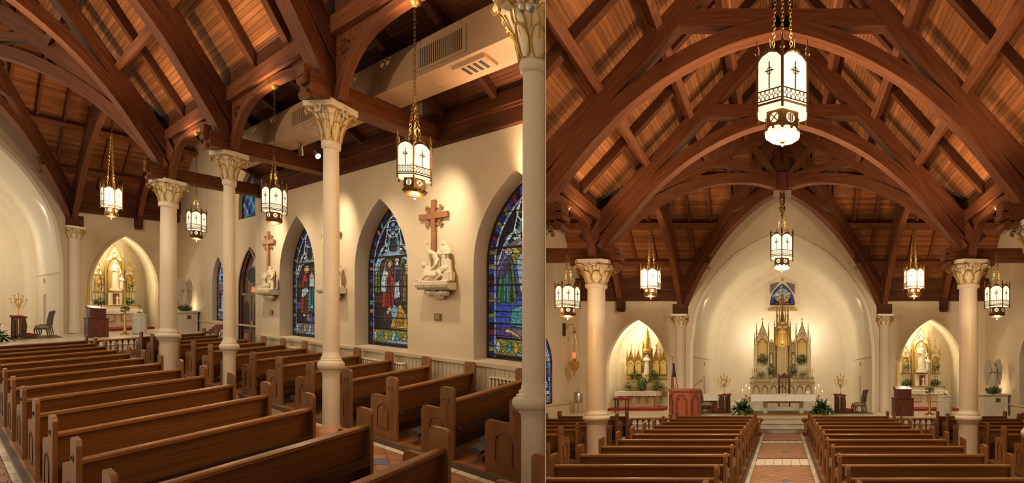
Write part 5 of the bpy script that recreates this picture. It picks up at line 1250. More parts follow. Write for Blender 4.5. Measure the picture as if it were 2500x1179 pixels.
def apse_window(rm):
    y = 27.93; P = lambda a, b, d: (a, y-.02-d, b)
    fr = [(-.95, 6.45), (.95, 6.45), (.95, 8.25), (0, 8.75), (-.95, 8.25)]; g = gothic(.77, 6.88, 6.9, 8.2, 7)
    mb = MB(); plate(mb, fr, [g], lambda a, b: (a, y, b))
    band(mb, fr, lambda a, b: (a, y, b), lambda a, b: (a, y+.15, b), True)
    wl = struct(rm, 'trim_1', mb, 'plaster_bright')
    struct(rm, 'sill', MB().box(-.95, .95, y-.08, y, 6.50, 6.58), 'gold_paint', wl); struct(rm, 'sill', MB().box(-.78, .78, y-.05, y, 6.70, 6.73), 'gold_paint', wl)
    for s in (-1, 1):
        tri = [(s*.78, 7.6), (s*.78, 8.18), (s*.22, 8.34)]
        m = MB(); m.tube([(a, y-.02, b) for a, b in tri+[tri[0]]], .022, 5, False); struct(rm, 'spandrel_edge', m, 'gold_paint', wl)
        m = MB(); m.add([(a, y-.01, b) for a, b in tri], [(0, 1, 2)]); struct(rm, 'spandrel_panel', m, 'blue_paint', wl)
    m = MB(); m.tube([(.08*math.cos(k*PI/6), y-.02, 8.5+.08*math.sin(k*PI/6)) for k in range(13)], .02, 5, False); struct(rm, 'rosette', m, 'gold_paint', wl)
    G = Glass(rm, 'window_8', P, g); n = len(g)
    ctr = (0, 7.45)
    for i in range(n-1):
        a, b = g[i], g[i+1]; k = .72
        q = [a, b, (ctr[0]+(b[0]-ctr[0])*k, ctr[1]+(b[1]-ctr[1])*k), (ctr[0]+(a[0]-ctr[0])*k, ctr[1]+(a[1]-ctr[1])*k)]; G.pane(q, ('blue', 'violet', 'blue', 'sky')[i % 4], 1)
    for i in range(22):
        a0, a1 = 2*PI*i/22, 2*PI*(i+1)/22
        f = lambda a, r: (r*math.cos(a)*.52, 7.45+r*.5*math.sin(a))
        G.pane([f(a0, .3), f(a0, .95 if math.sin(a0) > -.6 else .9), f(a1, .95 if math.sin(a1) > -.6 else .9), f(a1, .3)], ('gold', 'white', 'amber')[i % 3] if math.sin(a0) < .3 else ('white', 'sky', 'gold')[i % 3], 2)
    G.pane(circ(0, 7.45, .2, 12), 'white', 3); G.pane(circ(0, 7.45, .13, 8), 'amber', 4)
    for i in range(6): G.pane([(-.7+i*.235, 6.9), (-.5+i*.235, 6.9), (-.52+i*.235, 7.02), (-.68+i*.235, 7.02)], ('deep', 'red', 'green', 'blue', 'amber', 'violet')[i], 3)
    G.bars([(7.2, .012), (7.7, .012)], lambda z: .5); G.done()
def table_cloth(par, x0, x1, y0, y1, z, drop, m='linen'):
    mb = MB(); n = 24
    top = [(x0, y0), (x1, y0), (x1, y1), (x0, y1)]
    mb.add([(x, y, z) for x, y in top], [(0, 1, 2, 3)])
    for (a, b, nx, ny) in ((top[0], top[1], 0, -1), (top[1], top[2], 1, 0), (top[3], top[0], -1, 0)):
        vs = []
        for i in range(n+1):
            t = i/n; x, y = a[0]+(b[0]-a[0])*t, a[1]+(b[1]-a[1])*t; wv = .012*math.sin(i*1.9)+.012
            vs += [(x, y, z), (x+nx*wv, y+ny*wv, z-drop*.5), (x+nx*(wv*1.6+.01), y+ny*(wv*1.6+.01), z-drop-.006*math.sin(i*2.3))]
        mb.add(vs, [(i*3+j, (i+1)*3+j, (i+1)*3+j+1, i*3+j+1) for i in range(n) for j in range(2)])
    return part(par, 'cloth', mb, m, True)
def mass_altar(rm, w=''):
    t = thing(rm, 'altar_table', 'marble altar table under white linen in front of the steps'+w, 'altar', (.05, 20.6, SANCT))
    part(t, 'platform', MB().box(-1.75, 1.75, -.75, 1.2, 0, .06), 'kerb_wood'); part(t, 'platform_edge', MB().box(-1.77, 1.77, -.79, -.75, 0, .05), 'altar_gold')
    for x in (-.85, .85): part(t, 'leg', MB().box(x-.09, x+.09, -.2, .35, .06, .88), 'marble')
    part(t, 'slab', MB().box(-1.46, 1.46, -.42, .5, .82, .92), 'marble')
    part(t, 'gold_rail', MB().box(-.9, .9, -.05, .05, .54, .60), 'altar_gold')
    table_cloth(t, -1.50, 1.50, -.45, .52, .935, .30)
    b = thing(rm, 'missal', 'open white book lying on the altar linen'+w, 'book', (.05, 20.5, SANCT+.945))
    for s in (-1, 1): part(b, 'page_block', MB().prism([(0, 0), (s*.26, .0), (s*.26, .02), (s*.02, .035)], 'y', -.16, .16), 'linen')
    c = thing(rm, 'altar_card', 'small white card on a stand at the altar end'+w, 'card', (1.2, 20.55, SANCT+.94))
    part(c, 'card', MB().add([(-.08, 0, 0), (.08, 0, 0), (.08, .05, .16), (-.08, .05, .16), (-.08, .01, 0), (.08, .01, 0), (.08, .06, .16), (-.08, .06, .16)], [(0, 1, 2, 3), (7, 6, 5, 4), (0, 4, 5, 1), (2, 6, 7, 3)]), 'linen'); part(c, 'stand', MB().box(-.06, .06, .0, .09, 0, .02), 'brass')
def throne(rm):
    t = thing(rm, 'carved_chair', 'dark carved Gothic chair behind the altar table', 'chair', (.1, 22.9, SANCT+.2), PI, None, True)
    part(t, 'plinth', MB().box(-.5, .5, -.45, .45, -.2, 0), 'marble')
    part(t, 'seat', MB().box(-.32, .32, -.28, .28, .42, .5), 'mahogany')
    for sx in (-1, 1):
        part(t, 'leg', MB().box(sx*.28-.035, sx*.28+.035, -.27, -.2, 0, .42), 'mahogany'); part(t, 'leg', MB().box(sx*.28-.035, sx*.28+.035, .2, .27, 0, .42), 'mahogany')
        part(t, 'back_post', MB().box(sx*.29-.035, sx*.29+.035, -.28, -.22, .5, 1.62), 'mahogany'); part(t, 'post_finial', MB().lathe([(.03, 1.62), (.04, 1.67), (.002, 1.76)], 6, (sx*.29, -.25)), 'mahogany'); part(t, 'arm', MB().box(sx*.29-.035, sx*.29+.035, -.26, .26, .70, .75), 'mahogany')
    m = MB()
    for i in range(3): m.tube([(-.17+i*.17+a, -.25, z) for a, z in gothic(.075, .62, 1.15, 1.3, 4)], .016, 5)
    m.tube([(a, -.25, z) for a, z in gothic(.24, .62, 1.3, 1.6, 5)], .022, 5)
    for i in range(4): m.box(-.26+i*.17, -.23+i*.17, -.26, -.24, .55, 1.5)
    for k in range(3): m.tube([(-.16+k*.16+.07*math.cos(q*PI/4), -.25, 1.42+.07*math.sin(q*PI/4)) for q in range(9)], .014, 4, False)
    part(t, 'back_tracery', m, 'mahogany', True); part(t, 'crest', MB().prism([(-.3, 1.5), (.3, 1.5), (.3, 1.58), (.1, 1.68), (0, 1.78), (-.1, 1.68), (-.3, 1.58)], 'y', -.27, -.23), 'mahogany')
def chapel_altar_right(rm, w):
    y, xc = 24.0, 7.72; Z = lambda z: z-SANCT
    t = thing(rm, 'side_altar', 'white and gold side altar with three gabled niches'+w, 'altar', (xc, y, SANCT))
    part(t, 'carpet_step', MB().box(-1.35, 1.45, -1.6, .2, 0, .12), 'carpet_red')
    part(t, 'frontal', MB().box(-1.05, 1.15, -.35, .35, .12, Z(1.46)), 'altar_white')
    for x in (-.55, .55):
        m = MB(); q = [(-.38, Z(.95)), (.38, Z(.95)), (.38, Z(1.36)), (-.38, Z(1.36)), (-.38, Z(.95))]; m.tube([(x+a, -.36, b) for a, b in q], .022, 4, False)
        for k in range(8): m.tube([(x-.36+k*.09+.045+.04*math.cos(j*PI/4+PI), -.36, Z(1.36)-.06*math.sin(j*PI/4)) for j in range(5)], .010, 4)
        part(t, 'gold_panel_line', m, 'gold_paint')
    table_cloth(t, -1.15, 1.25, -.42, .35, Z(1.54), .20)
    part(t, 'gradine', MB().box(-1.2, 1.2, .1, .6, Z(1.54), Z(1.78)), 'altar_white'); trim_bar(t, -1.22, 1.22, .1, Z(1.72), .05)
    yb = .45
    part(t, 'retable_wall', MB().box(-1.12, 1.12, yb, yb+.2, Z(1.7), Z(3.3)), 'altar_white')
    part(t, 'centre_back', MB().box(-.50, .50, yb-.1, yb+.2, Z(1.7), Z(4.35)), 'altar_white'); niche(t, 0, yb-.1, .34, Z(2.55), Z(3.85), Z(4.32), 'altar_yellow', 'gold_paint')
    part(t, 'tabernacle', MB().box(-.36, .36, yb-.3, yb-.1, Z(1.78), Z(2.44)), 'altar_white'); part(t, 'tabernacle_door', MB().box(-.12, .2, yb-.32, yb-.3, Z(1.82), Z(2.38)), 'cherry_dark'); trim_bar(t, -.5, .5, yb-.1, Z(2.44), .07)
    gable(t, 0, yb-.08, .44, Z(4.15), Z(5.0), 'altar_white', 'gold_paint', cross=False)
    for s in (-1, 1):
        m = MB(); pinnacle(m, s*.46, yb-.1, Z(3.6), Z(4.85), .05); part(t, 'pinnacle', m, 'gold_paint'); part(t, 'pilaster', MB().box(s*.46-.05, s*.46+.05, yb-.16, yb-.05, Z(1.78), Z(3.8)), 'gold_paint')
        x = s*.83
        part(t, 'side_tower', MB().box(x-.27, x+.27, yb-.1, yb+.1, Z(1.78), Z(3.5)), 'altar_white'); niche(t, x, yb-.1, .17, Z(2.55), Z(3.15), Z(3.45), 'altar_yellow', 'gold_paint'); trim_bar(t, x-.28, x+.28, yb-.1, Z(2.46), .06); gable(t, x, yb-.08, .24, Z(3.42), Z(4.0), 'altar_white', 'gold_paint')
        for dx in (-.25, .25): m = MB(); pinnacle(m, x+dx, yb-.1, Z(3.2), Z(4.1), .035); part(t, 'pinnacle', m, 'gold_paint')
        for k in range(3): part(t, 'panel_line', MB().box(x-.15+k*.13, x-.12+k*.13, yb-.11, yb-.1, Z(1.85), Z(2.4)), 'gold_paint')
        bush(rm, (xc+x, y+.12, 2.52), .22, .80, 130, 'tall plant in the %s niche of the side altar' % ('near-apse' if s < 0 else 'outer')+w)
        bush(rm, (xc+s*.78, y+.2, 1.80), .34, .36, 90, 'spreading plant on the %s end of the side altar' % ('near-apse' if s < 0 else 'outer')+w, 'leaf_light')
    statue(rm, (xc, y+.12, 2.52), 1.65, 'white statue of a bearded man with a child'+w, child=True)
    statue(rm, (xc+.05, y-.0, 1.80), .5, 'tiny white figure before the red tabernacle door'+w)
def chapel_altar_left(rm):
    y, xc = 24.0, -7.72; Z = lambda z: z-SANCT
    t = thing(rm, 'side_altar', 'gilded side altar with a tall centre spire and four gables', 'altar', (xc, y, SANCT))
    part(t, 'carpet_step', MB().box(-1.4, 1.55, -1.5, .2, 0, .13), 'carpet_red')
    part(t, 'frontal', MB().box(-1.2, .85, -.4, .4, .13, Z(1.44)), 'altar_cream')
    for x, ww in ((-.78, .24), (-.30, .2), (.14, .2), (.6, .22)): niche(t, x, -.4, ww*.8, Z(.86), Z(1.12), Z(1.36), 'altar_cream', d=.0)
    for x in (-1.15, .80): part(t, 'corner_shaft', MB().lathe([(.05, .13), (.04, .2), (.035, .8), (.06, .9)], 8, (x, -.42)), 'altar_gold', True)
    table_cloth(t, -1.35, .95, -.5, .4, Z(1.50), .24)
    yb = .5; X0 = .15
    part(t, 'gradine', MB().box(-1.0, 1.35, .2, .6, Z(1.5), Z(1.95)), 'altar_cream'); m = MB()
    for k in range(9):
        x = -.92+k*.26; m.tube([(x, .19, Z(1.55)), (x+.13, .19, Z(1.75)), (x+.26, .19, Z(1.55))], .014, 4); m.tube([(x, .19, Z(1.75)), (x+.13, .19, Z(1.55)), (x+.26, .19, Z(1.75))], .014, 4)
    part(t, 'lattice', m, 'altar_gold')
    part(t, 'retable_wall', MB().box(X0-1.18, X0+1.18, yb, yb+.2, Z(1.7), Z(3.15)), 'altar_cream'); trim_bar(t, X0-1.2, X0+1.2, yb, Z(2.15), .06); trim_bar(t, X0-1.2, X0+1.2, yb, Z(2.36), .05)
    for k, x in enumerate((-.92, -.50, .50, .92)):
        x += X0
        part(t, 'panel', MB().box(x-.19, x+.19, yb-.08, yb, Z(2.4), Z(3.2)), 'altar_gold'); niche(t, x, yb-.08, .15, Z(2.42), Z(2.95), Z(3.18), 'altar_yellow', 'altar_cream'); gable(t, x, yb-.04, .19, Z(3.15), Z(3.72), 'altar_gold')
    for x in (-1.14, -.71, -.26, .26, .71, 1.14):
        m = MB(); pinnacle(m, X0+x, yb-.06, Z(2.9), Z(3.85), .04); part(t, 'pinnacle', m, 'altar_gold')
    part(t, 'centre_back', MB().box(X0-.22, X0+.22, yb-.1, yb+.2, Z(2.1), Z(3.9)), 'altar_gold')
    part(t, 'statue_corbel', MB().prism([(X0-.1, Z(2.05)), (X0+.1, Z(2.05)), (X0+.24, Z(2.42)), (X0-.24, Z(2.42))], 'y', yb-.35, yb), 'altar_cream')
    m = MB().lathe([(.24, Z(3.6)), (.26, Z(3.75)), (.2, Z(3.85)), (.17, Z(4.2)), (.11, Z(4.6)), (.03, Z(5.0)), (.0, Z(5.1))], 8, (X0, yb-.1))
    for k in range(6):
        for a in range(4): m.ball((X0+(.2-.026*k)*math.cos(a*PI/2), yb-.1+(.2-.026*k)*math.sin(a*PI/2), Z(3.95+.17*k)), .035, 5, 4)
    part(t, 'spire', m, 'altar_gold')
    for s in (-1, 1): m = MB(); pinnacle(m, X0+s*.2, yb-.2, Z(3.55), Z(4.45), .045); part(t, 'pinnacle', m, 'altar_gold')
    statue(rm, (xc+X0, y+.30, 2.42), 1.15, 'white veiled statue under the spire of the gilded side altar', veil=True)
    bush(rm, (xc-.48, y+.2, 2.12), .30, .52, 110, 'round plant on the flag-side altar near the wall')
    bush(rm, (xc+.56, y+.2, 2.12), .34, .55, 120, 'round plant on the flag-side altar near the flag', 'leaf_light')
    bush(rm, (xc+.02, y-.1, 1.52), .28, .80, 150, 'pale hanging plant in the middle of the gilded side altar', 'leaf_light', trail=.9)
    bush(rm, (xc-.8, y+.05, 1.52), .26, .52, 80, 'airy plant at the wall end of the gilded side altar'); bush(rm, (xc+.85, y+.05, 1.52), .36, .5, 90, 'airy plant at the pulpit end of the gilded side altar', 'leaf_light')
    k = thing(rm, 'kneeling_stand', 'small red covered stand in front of the gilded side altar', 'stand', (-8.0, 21.7, SANCT), 0, None, True)
    part(k, 'cover', MB().prism([(-.32, .72), (.32, .72), (.36, .60), (-.36, .60)], 'y', -.25, .25), 'red_cloth'); part(k, 'knob', MB().lathe([(.1, .72), (.06, .78), (.02, .82)], 8), 'cherry_dark', True)
    for sx in (-1, 1):
        for sy in (-1, 1): part(k, 'leg', MB().box(sx*.26-.025, sx*.26+.025, sy*.18-.025, sy*.18+.025, 0, .6), 'walnut')
    part(k, 'kneeler', MB().box(-.3, .3, -.45, -.2, .1, .18), 'red_cloth')
def pulpit(rm):
    t = thing(rm, 'pulpit', 'six-sided cherry wood pulpit with carved Gothic panels', 'pulpit', (-4.35, 19.4, SANCT), 0, None, True)
    R = .70; pts = [(R*math.cos(-PI/2+PI/6*0+k*PI/3+PI/6), R*math.sin(-PI/2+k*PI/3+PI/6)) for k in range(6)]
    part(t, 'body', MB().prism(pts, 'z', 0, 1.14), 'cherry'); part(t, 'top_moulding', MB().prism([(x*1.08, y*1.08) for x, y in pts], 'z', 1.14, 1.24), 'cherry'); part(t, 'base_moulding', MB().prism([(x*1.05, y*1.05) for x, y in pts], 'z', 0, .08), 'cherry')
    for k in range(6):
        p, q = pts[k], pts[(k+1) % 6]; mx, my = (p[0]+q[0])/2, (p[1]+q[1])/2; ux, uy = (q[0]-p[0])/R, (q[1]-p[1])/R; l = math.hypot(mx, my); nx, ny = mx/l, my/l
        m = MB()
        for w2, r in ((.24, .02), (.17, .014)): m.tube([(mx+ux*a+nx*.01, my+uy*a+ny*.01, z) for a, z in gothic(w2, .12, .72, 1.02 if w2 > .2 else .93, 5)], r, 5)
        for s in (-1, 1): m.ball((mx+ux*s*.1+nx*.01, my+uy*s*.1+ny*.01, .80), .035, 6, 5)
        part(t, 'panel_arch', m, 'cherry_dark', True)
    part(t, 'microphone', MB().tube([(.35, 0, 1.24), (.5, .0, 1.42), (.72, 0, 1.60)], .010, 5).ball((.74, 0, 1.62), .03), 'dark')
def flag_us(rm):
    t = thing(rm, 'flag', 'furled striped and starred flag on a pole with a gold eagle', 'flag', (-5.42, 21.5, SANCT), 0, None, True)
    part(t, 'pole', MB().tube([(0, 0, 0), (0, 0, 2.65)], .018, 6), 'brass'); part(t, 'base', MB().lathe([(.16, 0), (.14, .05), (.03, .08)], 12), 'brass', True)
    m = MB(); m.capsule((0, 0, 2.66), (0, 0, 2.74), .03, .03)
    for s in (-1, 1): m.capsule((0, 0, 2.73), (s*.13, 0, 2.84), .03, .012)
    part(t, 'eagle', m, 'brass', True)
    n = 7
    for k in range(n):
        x0, x1 = -.10+.04*k, -.10+.04*(k+1); d0, d1 = .05*math.sin(k*2.2), .05*math.sin((k+1)*2.2)
        m = MB().add([(x0*.3+.02, d0*.4, 2.45), (x1*.3+.02, d1*.4, 2.45), (x1*.8+.03, d1, 1.75), (x0*.8+.03, d0, 1.75)], [(0, 1, 2, 3)]); c = part(t, 'canton_fold', m, 'flag_blue')
        m = MB().add([(x0*.8+.03, d0, 1.75), (x1*.8+.03, d1, 1.75), (x1*1.5+.05, d1*1.3, .95), (x0*1.5+.05, d0*1.3, .95)], [(0, 1, 2, 3)]); part(t, 'stripe_fold', m, 'flag_red' if k % 2 == 0 else 'flag_white')
    rnd = random.Random(3); m = MB()
    for i in range(18):
        z = rnd.uniform(1.8, 2.35); m.ball((rnd.uniform(-.05, .09)*(2.7-z), -.06, z), .013, 5, 4)
    part(t, 'star', m, 'flag_white', kind='stuff')
def flag_yellow(rm, w):
    t = thing(rm, 'flag', 'furled yellow and white flag on a pole'+w, 'flag', (5.66, 21.5, SANCT), 0, None, True)
    part(t, 'pole', MB().tube([(0, 0, 0), (0, 0, 2.55)], .016, 6), 'brass'); part(t, 'base', MB().lathe([(.16, 0), (.14, .05), (.03, .08)], 12), 'brass', True); part(t, 'pole_cross', MB().box(-.012, .012, -.01, .01, 2.55, 2.75).box(-.06, .06, -.01, .01, 2.66, 2.685), 'brass')
    for k in range(6):
        x0, x1 = -.14+.045*k, -.14+.045*(k+1); d0, d1 = .05*math.sin(k*2.4), .05*math.sin((k+1)*2.4)
        part(t, 'fold', MB().add([(x0*.2, d0*.3-.02, 2.5), (x1*.2, d1*.3-.02, 2.5), (x1, d1-.02, 1.0), (x0, d0-.02, 1.0 if k < 4 else .8)], [(0, 1, 2, 3)]), 'flag_yellow' if k < 4 else 'flag_white')
    part(t, 'white_fold', MB().add([(-.02, -.06, 1.5), (.12, -.06, 1.5), (.16, -.05, .45), (.0, -.07, .55)], [(0, 1, 2, 3)]), 'flag_white')
def lectern(rm, w):
    t = thing(rm, 'lectern', 'dark red panelled lectern'+w, 'lectern', (5.47, 19.8, SANCT), 0, None, True)
    part(t, 'lower_case', MB().box(-.42, .42, -.3, .3, 0, .78), 'mahogany'); part(t, 'ledge', MB().box(-.45, .45, -.33, .33, .78, .82), 'mahogany'); part(t, 'upper_case', MB().box(-.33, .33, -.25, .25, .82, 1.2), 'mahogany'); part(t, 'sloping_top', MB().prism([(-.3, 1.2), (.3, 1.2), (.3, 1.34), (-.3, 1.22)], 'x', -.36, .36), 'mahogany')
    for x in (-.2, .2): m = MB(); m.tube([(x+a, -.305, z) for a, z in gothic(.14, .1, .5, .68, 4)], .014, 4); part(t, 'panel_arch', m, 'cherry_dark')
    part(t, 'reading_lamp', MB().tube([(.2, 0, 1.28), (.2, -.05, 1.42)], .012, 5), 'dark')
def paschal(rm, w):
    t = thing(rm, 'paschal_candle', 'tall candle in a wreathed brass stand'+w, 'candle', (6.86, 20.3, SANCT), 0, None, True)
    part(t, 'stand', MB().lathe([(.24, 0), (.22, .05), (.08, .1), (.05, .16), (.07, .3), (.045, .36), (.075, .52), (.04, .6), (.07, .74), (.04, .82), (.05, 1.0), (.09, 1.05)], 14), 'brass', True)
    part(t, 'candle', MB().lathe([(.05, 1.05), (.048, 2.38), (.01, 2.42)], 12), 'brown_wax' if 'brown_wax' in MATS else 'gold_paint', True)
    m = MB(); rnd = random.Random(5)
    for i in range(60):
        a = rnd.random()*2*PI; m.leaf((.10*math.cos(a), .10*math.sin(a), 1.18+rnd.uniform(-.1, .1)), (math.cos(a), math.sin(a), rnd.uniform(-.6, .4)), .16, .07, n=2)
    part(t, 'wreath', m, 'leaf', kind='stuff')
def font(rm, w):
    t = thing(rm, 'font_pedestal', 'octagonal pale stone font with a brass cover'+w, 'font', (7.5, 20.2, SANCT), 0, None, True)
    oc = lambda r: [(r*math.cos(k*PI/4+PI/8), r*math.sin(k*PI/4+PI/8)) for k in range(8)]
    part(t, 'body', MB().prism(oc(.33), 'z', .06, .84), 'marble'); part(t, 'base', MB().prism(oc(.37), 'z', 0, .06), 'marble'); part(t, 'rim', MB().prism(oc(.36), 'z', .84, .92), 'marble')
    for k in range(8):
        a = k*PI/4; part(t, 'rosette', MB().ball((.31*math.cos(a), .31*math.sin(a), .66), .045, 6, 5), 'marble', True)
    c = part(t, 'cover', MB().lathe([(.17, .92), (.16, .96), (.08, 1.0), (.02, 1.03), (.015, 1.2)], 14), 'brass', True); part(c, 'cover_cross', MB().box(-.012, .012, -.01, .01, 1.18, 1.36).box(-.08, .08, -.01, .01, 1.27, 1.3), 'brass')
def angel(rm, w):
    x, y = 9.72, 20.1
    p = thing(rm, 'marble_pedestal', 'veined marble pedestal with a bronze plaque'+w, 'pedestal', (x, y, SANCT))
    part(p, 'block', MB().box(-.55, .55, -.3, .45, 0, .93), 'marble'); part(p, 'top_slab', MB().box(-.62, .62, -.36, .5, .93, 1.0), 'marble'); part(p, 'plaque', MB().box(-.02, .2, -.31, -.3, .62, .8), 'plate_bronze')
    t = thing(rm, 'angel_statue', 'grey stone angel with tall folded wings'+w, 'statue', (x+.05, y, SANCT+1.0), 0, None, True)
    part(t, 'base', MB().lathe([(.30, 0), (.30, .08), (.26, .10)], 12), 'angel_stone', True)
    m = MB(); h = 1.5; robed(m, (0, 0, .25), h*.82, .15, ((-.10, -.14, .62), (.12, -.10, .58)), folds=8, w=1.15); m.capsule((-.12, 0, .1), (-.10, 0, .6), .08, .10); m.capsule((.14, -.04, .1), (.10, 0, .6), .08, .10); m.ball((.22, -.06, .16), .12)
    sculpt(t, 'figure', m, 'angel_stone', .018)
    for s in (-1, 1):
        out = [(s*.06, 1.05), (s*.10, 1.45), (s*.22, 1.60), (s*.34, 1.55), (s*.41, 1.25), (s*.40, .8), (s*.33, .42), (s*.28, .36), (s*.22, .7), (s*.12, .9)]
        wg = part(t, 'wing', MB().prism(out, 'y', .06, .13), 'angel_stone')
        m = MB()
        for k in range(6): m.tube([(s*(.14+.042*k), .05, 1.45-.03*k), (s*(.18+.035*k), .045, .85), (s*(.24+.022*k), .05, .48+.03*k)], [.03, .035, .02], 5)
        part(wg, 'feather', m, 'angel_stone', True)
    bush(rm, (x-.12, y-.2, SANCT+1.0), .30, .34, 110, 'ivy plant on the marble pedestal at the angel'+w, trail=.4)
    lamp(rm, 'POINT', (x+.05, y+.42, SANCT+1.25), 9, (1, .8, .5), .06, name='angel_light')
def votive_rack(rm, loc, rot, label):
    t = thing(rm, 'votive_rack', label, 'candle rack', loc, rot, None, True)
    for i in range(4): part(t, 'tier', MB().box(-.5, .5, -.1+.14*i, .04+.14*i, .62+.10*i, .65+.10*i), 'iron')
    for sx in (-1, 1): part(t, 'leg', MB().tube([(sx*.45, -.05, 0), (sx*.45, .2, .7)], .022, 6), 'iron')
    m = MB()
    for i in range(4):
        for k in range(9): m.lathe([(.03, .65+.1*i), (.04, .73+.1*i), (.035, .74+.1*i)], 7, (-.44+k*.11, -.03+.14*i))
    part(t, 'votive_glasses', m, 'cherry_dark', True, kind='stuff')
def comm_rail(rm, x0, x1, label):
    t = thing(rm, 'communion_rail', label, 'rail', (0, 17.55, 0))
    part(t, 'top_rail', MB().prism([(-.14, .60), (.14, .60), (.16, .64), (.12, .68), (-.12, .68), (-.16, .64)], 'x', x0, x1), 'rail_wood'); part(t, 'bottom_rail', MB().box(x0+.05, x1-.05, -.07, .07, .10, .18), 'rail_wood')
    n = int((x1-x0)/.23); b = None
    for i in range(n):
        x = x0+.14+i*.23
        if b is None: b = part(t, 'baluster', MB().lathe([(.05, .18), (.05, .22), (.03, .25), (.05, .33), (.028, .42), (.03, .5), (.055, .55), (.055, .60)], 10), 'rail_wood', True); b.location = rm.L @ Vector((x, 0, 0))
        else: again(t, b, (x, 0, 0))
    e = x0 if abs(x0) < abs(x1) else x1; s = 1 if e > 0 else -1
    part(t, 'end_bracket', MB().prism([(e-s*.12, .62), (e+s*.02, .62), (e+s*.16, .46), (e+s*.16, .10), (e+s*.06, .10), (e+s*.06, .44)], 'y', -.09, .09), 'rail_wood'); part(t, 'kneeling_cushion', MB().box(min(e-s*.02, e+s*2.0), max(e-s*.02, e+s*2.0), -.52, -.22, .0, .14), 'red_cloth')
def furnish(rm):
    full = rm is NAVE; w = ', church of the high altar' if full else ', church of the wall stations'
    mass_altar(rm, w)
    chapel_altar_right(rm, w); flag_yellow(rm, w); lectern(rm, w); paschal(rm, w); font(rm, w); angel(rm, w)
    for s in ((-1, 1) if full else (1,)):
        sd = 'flag side' if s < 0 else 'angel side'
        fern(rm, (s*1.85, 20.3, SANCT), .74, .74, 110, 'broad-leaved potted plant beside the altar candles, %s' % sd+w)
        for k, (dx, h) in enumerate(((-.16, 1.08), (0, 1.30), (.16, 1.18)) if s < 0 else ((-.16, 1.18), (0, 1.30), (.16, 1.02))): candlestick(rm, (s*1.78+dx, 21.2+.12*(k % 2), SANCT), h, '%s lit brass floor candlestick by the plant, %s' % ('tallest' if h > 1.25 else ('middle-height' if h > 1.1 else 'shortest'), sd)+w, 'altar floor candlesticks, '+sd+w)
        candelabra(rm, (s*3.42, 25.6, SANCT), 'tall seven-branched brass candelabra, %s' % sd+w)
        rug_ = solo(rm, 'rug', MB().box(-.95, .95, -.7, .7, 0, .015), 'rug', 'brown patterned rug under the %s chairs' % sd+w, 'rug', (s*3.4, 21.3, SANCT))
        prie_dieu(rm, (s*2.88, 21.1, SANCT+.015), s*-PI/3, 'dark wooden prie-dieu with red cushion, %s' % sd+w)
        for k in range(3): side_chair(rm, (s*(3.62+.16*k), 20.95+.46*k, SANCT+.015), s*-PI/2, 'dark side chair, %s, on the rug, %s' % (('nearest the rail', 'middle of three', 'nearest the apse')[k], sd)+w, 'mahogany chairs, '+sd+w)
        comm_rail(rm, *((.82, 6.9) if s > 0 else (-6.9, -.82)), 'turned wooden communion rail before the steps, %s' % sd+w)
    votive_rack(rm, (9.75, 17.5, 0), -PI/2, 'iron votive candle rack below the transept window by the angel'+w)
    for s in ((-1, 1) if full else (1,)): spot_fixture(rm, (s*3.85, YF-.12, 7.95), (s*-.6, .5, -.5), 'small spotlight on the apse arch, %s' % ('flag side' if s < 0 else 'angel side')+w)
    if full:
        high_altar(rm); apse_window(rm); throne(rm); chapel_altar_left(rm); pulpit(rm); flag_us(rm)
        votive_rack(rm, (-9.75, 17.55, 0), PI/2, 'iron votive candle rack below the blue transept window')
        t = thing(rm, 'sanctuary_lamp', 'hanging brass sanctuary lamp with a red glass on a wall bracket', 'lamp', (-9.85, 20.6, 0), 0, None, True)
        part(t, 'wall_plate', MB().box(-.52, -.42, -.06, .06, 4.25, 4.85), 'oak_dark'); part(t, 'bracket_arm', MB().tube([(-.45, 0, 4.74), (-.2, 0, 4.78), (.02, 0, 4.78)], .022, 6).tube([(-.45, 0, 4.5), (-.25, 0, 4.72)], .018, 5), 'brass', True)
        part(t, 'crown', MB().lathe([(.03, 4.78), (.02, 4.5), (.08, 4.44), (.09, 4.36), (.03, 4.32)], 10), 'brass', True)
        for k in range(3): a = k*2*PI/3; part(t, 'hanging_rod', MB().tube([(.05*math.cos(a), .05*math.sin(a), 4.35), (.22*math.cos(a), .22*math.sin(a), 3.0)], .010, 4), 'brass')
        part(t, 'red_glass', MB().lathe([(.04, 3.18), (.075, 3.25), (.07, 3.42), (.05, 3.45)], 10), 'red_glow', True); part(t, 'basket', MB().lathe([(.02, 2.35), (.05, 2.42), (.03, 2.5), (.2, 2.72), (.25, 2.78), (.25, 3.0), (.2, 3.02), (.1, 3.05), (.05, 3.18)], 6), 'brass')
        t = thing(rm, 'water_urn', 'steel water urn on a tall wire stand by the wall', 'urn', (-9.8, 20.9, SANCT), 0, None, True)
        part(t, 'tank', MB().lathe([(.19, .55), (.19, 1.0), (.17, 1.03), (.02, 1.05), (.02, 1.1)], 16), 'steel', True)
        for k in range(4): a = k*PI/2+.4; part(t, 'leg', MB().tube([(.17*math.cos(a), .17*math.sin(a), 0), (.17*math.cos(a), .17*math.sin(a), .55)], .012, 5), 'brass')
        part(t, 'tap', MB().tube([(.08, -.18, .6), (.08, -.26, .58)], .02, 6), 'brass')
        t = thing(rm, 'credence_table', 'small table with a white cloth behind the chairs', 'table', (-3.95, 23.6, SANCT)); part(t, 'frame', MB().box(-.45, .45, -.3, .3, 0, .78), 'mahogany'); table_cloth(t, -.5, .5, -.34, .34, .80, .32)
